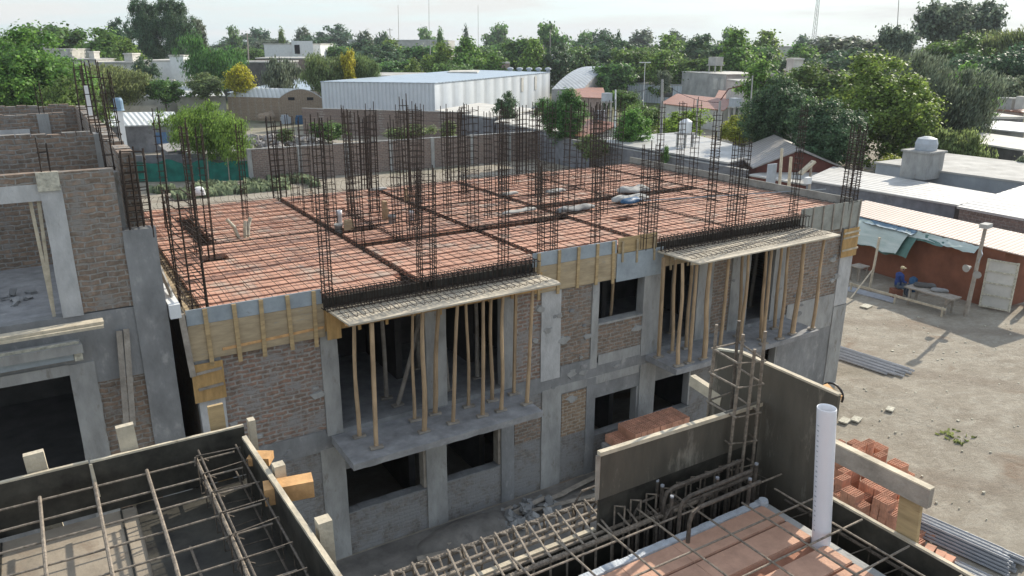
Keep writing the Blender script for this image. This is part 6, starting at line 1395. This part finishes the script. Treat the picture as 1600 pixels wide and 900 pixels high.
def crown(kind, mt, hi):
    k = (kind, mt, hi)
    if k not in crowns:
        s_ = len(crowns)+1
        cfg = {0: (60, 48, .115), 1: (105, 75, .075), 2: (190, 105, .05), 3: (330, 130, .034)}[hi]
        crowns[k] = crown_mesh('crown', mt, cfg[0], cfg[1], cfg[2], s_, kind, spread={0: .26, 1: .21, 2: .165, 3: .13}[hi])
    return crowns[k]
def tree(x, yt, yb, w, D, label, mt='leaf_mid', kind='round', hi=1, group=None, name='tree', depth=None):
    # crown spans rows yt..yb and w columns, seen at distance D
    a = GD(x, yt, D); c = GD(x, yb, D); wid = w*D/F; zt = a.z; zb = max(.5, min(c.z, zt-1)) if kind == 'flat' else max(.4, min(c.z, zt*.2)) if group else max(.5, min(c.z, zt-1)*.6); 
    base = GD(x, (yt+yb)/2, D); t = thing(name, label, 'tree', (base.x, base.y, 0), group)
    o = link('trunk', trunk_me, t); s_ = zt*.86; o.scale = (min(s_*.8, wid*.6), min(s_*.8, wid*.6), s_); o.rotation_euler = (0, 0, random.uniform(0, 6))
    o = link('crown', crown(kind, mt, hi), t); o.location = (0, 0, (zt+zb)/2); o.scale = (wid/2*1.32, (depth or wid)/2*1.32, (zt-zb)/2*1.16); o.rotation_euler = (0, 0, random.choice([0, 1.57, 3.14, 4.71]) if not depth else 0)
    return t
# near and middle trees, each sighted in the photo: column, top, bottom, width, distance
T = [
 (45, 48, 225, 190, 75, 'big bright green tree at the left edge behind the roofless walls', 'leaf_bright', 'round', 3),
 (105, 90, 205, 90, 70, 'shaded green tree leaning out right of the big tree at the left edge', 'leaf_mid', 'round', 2),
 (90, 18, 90, 95, 170, 'broad green tree rising behind the big tree at the left edge', 'leaf_mid', 'round', 1),
 (20, 42, 80, 70, 190, 'dim tree top at the far upper left', 'leaf_mid', 'round', 1),
 (165, 42, 95, 90, 165, 'light green tree right of the broad one at upper left', 'leaf_bright', 'round', 1),
 (205, 58, 96, 60, 150, 'round green tree before the tall dark trees', 'leaf_bright', 'round', 1),
 (188, 28, 70, 40, 185, 'small dark tree left of the tall dark trees', 'leaf_dark', 'round', 1),
 (235, -8, 95, 62, 160, 'left one of the two tall dark trees', 'leaf_dark', 'tall', 3),
 (278, -12, 98, 62, 160, 'right one of the two tall dark trees', 'leaf_dark', 'tall', 3),
 (310, 20, 70, 30, 168, 'grey green slim tree at the right flank of the tall dark trees', 'leaf_grey', 'tall', 1),
 (170, 88, 146, 130, 108, 'olive willowy tree in front of the white upper left houses', 'leaf_olive', 'willow', 2),
 (255, 112, 146, 60, 108, 'small green shrub below the white flat roofed house', 'leaf_mid', 'round', 1),
 (120, 96, 140, 60, 100, 'green bush under the small white box house at upper left', 'leaf_olive', 'round', 1),
 (85, 70, 110, 50, 130, 'green tree hiding the left of the white houses at upper left', 'leaf_mid', 'round', 1),
 (228, 88, 118, 34, 132, 'small dark tree in front of the white flat roofed house', 'leaf_dark', 'round', 1),
 (330, 52, 122, 82, 130, 'soft green tree between the tall dark trees and the yellow bush', 'leaf_mid', 'willow', 2),
 (380, 98, 135, 46, 112, 'bright yellow flowering bush left of the silvery tree', 'leaf_yellow', 'round', 1),
 (318, 108, 136, 62, 112, 'low green bush under the soft green tree', 'leaf_olive', 'round', 1),
 (440, 78, 130, 60, 118, 'silvery leafless looking tree in front of the brownish house', 'leaf_grey', 'willow', 1),
 (510, 70, 128, 78, 112, 'green willow left of the yellow flowering tree', 'leaf_olive', 'willow', 2),
 (542, 76, 118, 24, 111, 'yellow flowering tree between two green willows', 'leaf_yellow', 'round', 1),
 (568, 72, 122, 46, 114, 'green willow right of the yellow flowering tree', 'leaf_olive', 'willow', 2),
 (322, 150, 228, 130, 62, 'feathery light green tree in front of the dark shed, left of the rubble', 'leaf_bright', 'willow', 3),
 (120, 160, 200, 60, 55, 'small bright bush above the roofless brick walls', 'leaf_bright', 'round', 1),
 (645, 90, 112, 30, 150, 'small light green tree behind the warehouse roof', 'leaf_bright', 'round', 1),
 (790, 142, 176, 32, 84, 'dark spiky shrub growing on the annex roof line', 'leaf_dark', 'round', 1),
 (880, 137, 207, 78, 70, 'round dark green tree in front of the right end of the warehouse', 'leaf_mid', 'round', 3),
 (948, 124, 160, 12, 88, 'slim dark cypress-like tree by the red tiled roofs', 'leaf_dark', 'tall', 1),
 (975, 130, 158, 48, 95, 'dark green tree right of the slim dark one', 'leaf_mid', 'round', 1),
 (1005, 148, 205, 60, 80, 'mid green street tree by the concrete pole', 'leaf_mid', 'round', 1),
 (985, 170, 212, 56, 66, 'bright green street tree left of the concrete pole', 'leaf_bright', 'round', 2),
 (1072, 163, 218, 80, 76, 'lime green street tree behind the white water tank', 'leaf_lime', 'round', 2),
 (1160, 170, 215, 62, 76, 'second lime green street tree beside the dark pines', 'leaf_lime', 'round', 2),
 (1040, 104, 130, 22, 120, 'feathery grey green small palm-like tree by the long pale shed', 'leaf_grey', 'round', 1),
 (1220, 108, 236, 112, 62, 'dark blue green pine at the left of the dark pair', 'leaf_dark', 'round', 3),
 (1295, 145, 264, 130, 56, 'dark blue green pine at the right of the dark pair, behind the corner cage', 'leaf_dark', 'round', 3),
 (1195, 92, 150, 75, 90, 'light green tree behind the dark pines', 'leaf_bright', 'round', 1),
 (1262, 150, 190, 50, 75, 'light green foliage between the two dark pines', 'leaf_bright', 'round', 1),
 (1355, 88, 268, 185, 66, 'large bright mulberry-like tree at right of centre', 'leaf_bright', 'round', 3),
 (1300, 76, 170, 140, 95, 'sunlit green tree behind the dark pines', 'leaf_mid', 'round', 2),
 (1400, 240, 270, 60, 56, 'lime green bush at the foot of the large bright tree', 'leaf_lime', 'round', 1),
 (1452, 78, 262, 165, 72, 'big grey green tree right of the large bright tree', 'leaf_grey', 'willow', 3),
 (1515, 95, 190, 85, 80, 'green leaves fringing the right of the big grey green tree', 'leaf_bright', 'round', 1),
 (1480, 195, 250, 90, 60, 'dull grey green shrub below the big grey green tree', 'leaf_olive', 'willow', 1),
 (1405, 28, 75, 52, 130, 'grey olive tree top left of the tall eucalyptus', 'leaf_grey', 'round', 1),
 (1472, -12, 60, 84, 150, 'left half of the tall airy eucalyptus pair at upper right', 'leaf_grey', 'round', 1),
 (1530, -14, 50, 86, 152, 'right half of the tall airy eucalyptus pair at upper right', 'leaf_grey', 'round', 1),
 (1480, 30, 110, 110, 125, 'dark green tree below the eucalyptus pair', 'leaf_mid', 'round', 2),
 (1570, 25, 105, 100, 125, 'wide grey green tree at the upper right edge', 'leaf_olive', 'willow', 2),
 (1530, 62, 140, 120, 105, 'dark shady tree below the upper right edge trees', 'leaf_dark', 'round', 2),
 (1600, 60, 150, 90, 105, 'dark green tree cut by the right edge', 'leaf_dark', 'round', 1),
 (1580, 110, 150, 60, 95, 'pale leaved small tree at the right edge', 'leaf_pale', 'round', 1),
 (1598, 238, 285, 50, 52, 'sparse pale twiggy bush at the right edge', 'leaf_pale', 'round', 0),
 (1530, 135, 165, 60, 100, 'low green shrub in front of the far right tanks', 'leaf_mid', 'round', 1),
 (1340, 48, 90, 120, 180, 'bare grey twiggy tree row right of the radio mast', 'leaf_grey', 'round', 1),
 (1040, 225, 240, 12, 58, 'small shrub by the white house wall', 'leaf_mid', 'round', 0),
 (925, 205, 235, 50, 64, 'reddish flowering shrub below the orange tile roof', 'leaf_olive', 'round', 1),
 (445, 200, 215, 30, 80, 'dusty bush by the rubble', 'leaf_olive', 'round', 0),
 (512, 182, 215, 56, 82, 'dark green shrub behind the brick perimeter wall, left', 'leaf_mid', 'round', 1),
 (640, 190, 216, 66, 80, 'olive green shrub behind the brick perimeter wall, right', 'leaf_olive', 'round', 1),
 (700, 188, 210, 30, 80, 'small yellowish shrub behind the perimeter wall', 'leaf_olive', 'round', 0),
]
for (x, yt, yb, w, D, lb, mt, kd, hi) in T: tree(x, yt, yb, w, D, lb, mt, kd, hi)
# the dark belt of trees behind the warehouse and the sheds
belt = [(592, 70, 110, 50), (620, 62, 112, 46), (655, 58, 108, 50), (690, 66, 112, 46), (720, 58, 115, 50), (752, 62, 118, 52), (785, 55, 115, 52), (815, 44, 92, 48), (842, 60, 96, 40), (868, 70, 100, 40), (905, 60, 95, 44), (935, 56, 92, 48), (965, 66, 112, 44), (990, 60, 116, 52), (1022, 58, 118, 50), (1052, 54, 118, 54), (1080, 48, 118, 60), (1112, 56, 120, 52), (1140, 46, 122, 58), (1170, 52, 118, 56), (1205, 48, 105, 52), (1240, 68, 100, 50), (1270, 74, 108, 56)]
ordn = ['first', 'second', 'third', 'fourth', 'fifth', 'sixth', 'seventh', 'eighth', 'ninth', 'tenth', 'eleventh', 'twelfth', 'thirteenth', 'fourteenth', 'fifteenth', 'sixteenth', 'seventeenth', 'eighteenth', 'nineteenth', 'twentieth', 'twenty-first', 'twenty-second', 'twenty-third', 'twenty-fourth', 'twenty-fifth', 'twenty-sixth', 'twenty-seventh', 'twenty-eighth']
for i, (x, yt, yb, w) in enumerate(belt):
    tree(x, yt-2, yb+6, w*1.5, 175+25*math.sin(i*1.3), '%s tree from the left in the dark green belt behind the warehouse and sheds' % ordn[i], random.Random(i).choice(['leaf_mid', 'leaf_bright', 'leaf_mid', 'leaf_dark']), 'round', 1, 'tree belt behind the warehouse')
b2 = [(330, 78, 116, 50), (610, 82, 118, 60), (705, 84, 120, 60), (735, 78, 122, 56), (770, 80, 118, 60), (960, 84, 112, 60), (1000, 80, 124, 60), (1040, 78, 122, 60), (1095, 74, 124, 64), (1160, 76, 122, 64), (1190, 84, 124, 50), (1250, 88, 118, 50), (1300, 78, 115, 70), (1345, 74, 110, 80), (1400, 72, 120, 80), (450, 66, 84, 50), (520, 58, 84, 60), (575, 62, 90, 60), (400, 62, 84, 60), (355, 66, 92, 60)]
for i, (x, yt, yb, w) in enumerate(b2):
    tree(x, yt, yb, w*1.15, (150 if yb > 100 else 210)+12*math.sin(i*2.3), '%s bushy tree from the left in the nearer row of the dark green belt' % ordn[i], random.Random(i+9).choice(['leaf_mid', 'leaf_dark', 'leaf_bright', 'leaf_mid']), 'round', 1, 'nearer row of the tree belt')
sky_tr = [(365, 37, 62, 16), (405, 40, 60, 30), (440, 38, 62, 14), (470, 42, 62, 22), (520, 38, 74, 44), (495, 56, 80, 50), (440, 54, 82, 60), (380, 56, 84, 60), (566, 48, 66, 24), (600, 46, 64, 20), (665, 40, 62, 22), (688, 38, 60, 14), (728, 37, 60, 14), (778, 34, 64, 30), (860, 31, 62, 38), (912, 46, 64, 26), (938, 42, 66, 28), (966, 38, 60, 10), (1000, 46, 66, 34), (1050, 48, 66, 26), (1095, 50, 64, 22), (1145, 39, 62, 28), (1255, 51, 66, 22), (1290, 54, 66, 14)]
for i, (x, yt, yb, w) in enumerate(sky_tr):
    tree(x, yt, yb+6, w*1.3, 300+60*math.sin(i*2.1), '%s tree from the left standing up on the far skyline' % ordn[i], random.Random(i+50).choice(['leaf_dark', 'leaf_mid', 'leaf_grey']), 'cone' if w < 15 else 'round', 1 if w > 40 else 0, 'trees on the far skyline')
# far wood, one mass
def far_wood():
    rnd = random.Random(11); me = crown('round', 'leaf_dark', 0); src_v = [v.co.copy() for v in me.vertices]; nf = len(me.polygons)
    vs_, fs_ = [], []
    for k in range(260):
        ring = rnd.random(); D = 340+ring*700; x = rnd.uniform(-120, 1720); a = GD(x, 60, D); r_ = rnd.uniform(6, 11); h = rnd.uniform(7, 10.2)
        sub = range(0, nf, 3 if D > 600 else 2)
        for fidx in sub:
            n0 = len(vs_)
            for j in range(4):
                v = src_v[fidx*4+j]; vs_.append((a.x+v.x*r_*1.6, a.y+v.y*r_*1.6, h/2+v.z*h/2*1.05))
            fs_.append((n0, n0+1, n0+2, n0+3))
    m2 = bpy.data.meshes.new('far_wood'); m2.from_pydata(vs_, [], fs_); m2.materials.append(M['leaf_dark']); m2.update(); o = link('far_wood', m2); tag(o, 'distant continuous wood along the horizon', 'wood'); o['kind'] = 'stuff'
far_wood()
def grass_strip(name, label, pts, n, h, mt):
    rnd = random.Random(4); b = MB()
    for _ in range(n):
        x0, x1, y0, y1 = pts; x = rnd.uniform(x0, x1); y = rnd.uniform(y0, y1)
        if n > 500 and noise.noise(Vector((x*.5, y*.5, 0))) < -.15: continue
        a = rnd.uniform(0, 3.14); s_ = rnd.uniform(.1, .25)*(1 if n > 500 else .25); hh = h*rnd.uniform(.4, 1.2); dx, dy = math.cos(a)*s_, math.sin(a)*s_
        b.add([(x-dx, y-dy, 0), (x+dx, y+dy, 0), (x+dx*1.3+jit(.1)*(n > 500), y+dy*1.3, hh), (x-dx*.7, y-dy*.7+jit(.1)*(n > 500), hh*.8)], [(0, 1, 2, 3)])
    o = b.build(name, mt); tag(o, label, 'grass'); o['kind'] = 'stuff'
grass_strip('weeds', 'pale green weeds growing in front of the green netting', (6.5, 18.5, 58.5, 63), 1900, .55, 'leaf_pale')
grass_strip('weeds', 'low dry weed tuft on the yard beyond the steel channels', (22.2, 23.4, 6.2, 7.4), 90, .1, 'leaf_olive')
grass_strip('weeds', 'small weed tuft on the yard behind the brick pile', (20.6, 21.4, 9.6, 10.4), 50, .08, 'leaf_olive')
rnd_ = random.Random(5); b = MB()
for _ in range(300):
    x = rnd_.uniform(14.5, 33); y = rnd_.uniform(3.5, 19); s_ = rnd_.uniform(.012, .04)*(2 if rnd_.random() < .05 else 1)
    if x < 21 and y > 13.5: continue
    n0 = [(x+s_*math.cos(t)*rnd_.uniform(.7, 1.3), y+s_*math.sin(t)*rnd_.uniform(.7, 1.3)) for t in (0, 1.2, 2.4, 3.7, 5.1)]; b.prism(n0, 0, .03+s_*.5)
o = b.build('pebbles', 'cement_edge'); tag(o, 'small stones strewn over the sandy yard', 'stones'); o['kind'] = 'stuff'
# poles and masts
def pole(px, yt, yb, D, r, mt, label, cat='pole', name='utility_pole', cross=None, lean=0):
    a = GD(px+lean, yt, D); c = GD(px, yb, D); b = MB(); b.tube([(c.x, c.y, 0), (a.x, a.y, a.z)], [r, r*.7], 8)
    if cross: 
        for zz in cross: s_ = RT0*.9; p = Vector((a.x, a.y, a.z-zz)); b.bar(p-s_, p+s_, .12, .12)
    return solid(name, b, mt, label, cat)
pole(1035, 124, 205, 72, .16, 'concrete', 'tall square concrete pole between the street trees')
pole(962, 140, 205, 70, .1, 'white_paint', 'white slim pole left of the bright green street tree')
pole(1090, 155, 215, 68, .09, 'dirtywhite', 'white slim pole right of the white water tank')
pole(1125, 158, 215, 66, .14, 'concrete', 'pole carrying a curved lamp arm left of the pines')
b = MB(); a = GD(1126, 156, 66); b.tube([a, a+RT0*.6+Vector((0, 0, .9)), a+RT0*1.7+Vector((0, 0, 1.2))], .05, 6); solid('street_lamp', b, 'redbrown', 'curved rusty lamp arm above the street pole left of the pines', 'lamp')
pole(1176, 118, 150, 85, .1, 'dirtywhite', 'thin pale pole at the left side of the pines')
pole(849, 70, 102, 180, .2, 'wood_grey', 'grey pole behind the warehouse roof'); pole(860, 46, 70, 190, .15, 'wood_grey', 'thin pole in front of the skyline trees')
pole(67, 45, 75, 160, .2, 'concrete', 'white pole in front of the broad tree at upper left', lean=-3)
pole(386, 52, 90, 170, .2, 'wood_grey', 'pole with crossarm right of the tall dark trees', cross=(.6,)); pole(672, 62, 98, 175, .12, 'dirtywhite', 'thin white mast in front of the dark tree belt')
pole(609, 44, 66, 230, .15, 'wood_grey', 'thin dark pole on the skyline behind the far pale roof', cross=(.5,)); pole(1008, 97, 115, 120, .06, 'white_paint', 'thin aerial on the pale roof behind the vaulted hall', cross=(.05,))
pole(622, 8, 60, 420, .16, 'wood_grey', 'tall hair thin mast on the horizon, left'); pole(670, -5, 60, 460, .16, 'wood_grey', 'tall hair thin mast on the horizon, middle'); pole(747, 8, 60, 440, .14, 'wood_grey', 'tall hair thin mast on the horizon, right'); pole(1405, -10, 60, 400, .25, 'wood_grey', 'thin mast beside the grey olive tree')
# lattice radio tower
D = 380; a = GD(1277, -8, D); c = GD(1270, 66, D); RTW = thing('radio_tower', 'leaning lattice radio tower on the skyline right of centre', 'tower', (c.x, c.y, 0))
b = MB(); w = 1.0; zt = a.z
top = Vector((c.x+(a.x-c.x)*.0, c.y, zt))
for sx, sy in ((-1, -1), (1, -1), (0, 1)): b.tube([(c.x+sx*w, c.y+sy*w, 0), (c.x+sx*w*.6, c.y+sy*w*.6, zt)], .12, 5)
k = 0; z = 0
while z < zt-2:
    f = 1-.4*z/zt; g_ = 1-.4*(z+2)/zt; b.bar((c.x-w*f, c.y-w*f, z), (c.x+w*g_, c.y-w*g_, z+2), .1, .1); b.bar((c.x+w*f, c.y-w*f, z), (c.x, c.y+w*g_, z+2), .1, .1); z += 2
b.build('lattice', 'dirtywhite', RTW); MB().box(c.x-1.4, c.x+1.4, c.y-1, c.y+1, zt-2, zt-.3).build('antenna', 'dirtywhite', RTW)
# overhead cables
def cable(a, c, lb, sag=.5, r=.02):
    b = MB(); pts = [a+(c-a)*(i/16)-Vector((0, 0, sag*4*(i/16)*(1-i/16))) for i in range(17)]; b.tube(pts, r, 4); solid('cable', b, 'dark', lb, 'cable')
cable(GD(1035, 128, 72), GD(1126, 160, 66), 'overhead cable from the concrete pole to the lamp arm pole'); cable(GD(1035, 127, 72), GD(962, 142, 70), 'overhead cable from the concrete pole to the white slim pole')
# site clutter beyond the right corner of the deck
for (px, yt, yb, D, r, mt, lb) in ((1222, 232, 300, 36, .09, 'wood_pale', 'pale post with clamp beyond the right deck edge'), (1236, 245, 300, 37, .1, 'wood_pale', 'second pale post beyond the right deck edge'), (1268, 252, 305, 36, .08, 'wood_grey', 'grey forked post holding a white box beyond the deck corner')):
    pole(px, yt, yb, D, r, mt, lb, 'post', 'post')
a = GD(1207, 256, 36); c = GD(1207, 298, 36); b = MB(); b.box(a.x-.3, a.x+.3, a.y-.03, a.y+.03, 0, a.z); solid('panel', b, 'tankgrey', 'pale blue upright panel beyond the right deck edge', 'panel')
b = MB(); a = GD(1250, 272, 36); c = GD(1272, 252, 36); b.bar(a, c, .3, .1); solid('plank', b, 'wood_pale', 'pale plank lodged in the tree branch beyond the deck corner', 'plank')
a = GD(1262, 282, 35.5); b = MB(); b.box(a.x-.16, a.x+.16, a.y-.1, a.y+.1, a.z-.15, a.z+.15); solid('meter_box', b, 'white_paint', 'small white box fixed on the forked post', 'box')
# ================================================================== AIR
def hazebox(dens):
    b = MB().box(-1500, 1900, -300, 2400, -1.2, 60); o = b.build('haze', 'dark'); o.data.materials.clear()
    m = bpy.data.materials.new('haze'); m.use_nodes = True; t = m.node_tree
    for n in list(t.nodes): t.nodes.remove(n)
    out = t.nodes.new('ShaderNodeOutputMaterial'); v = t.nodes.new('ShaderNodeVolumePrincipled'); v.inputs['Color'].default_value = (.86, .92, 1, 1); v.inputs['Density'].default_value = dens; v.inputs['Anisotropy'].default_value = .1
    t.links.new(v.outputs[0], out.inputs['Volume']); o.data.materials.append(m); o['kind'] = 'stuff'; o['label'] = 'thin pale haze in the air over the whole town'; o['category'] = 'haze'
hazebox(.00022)
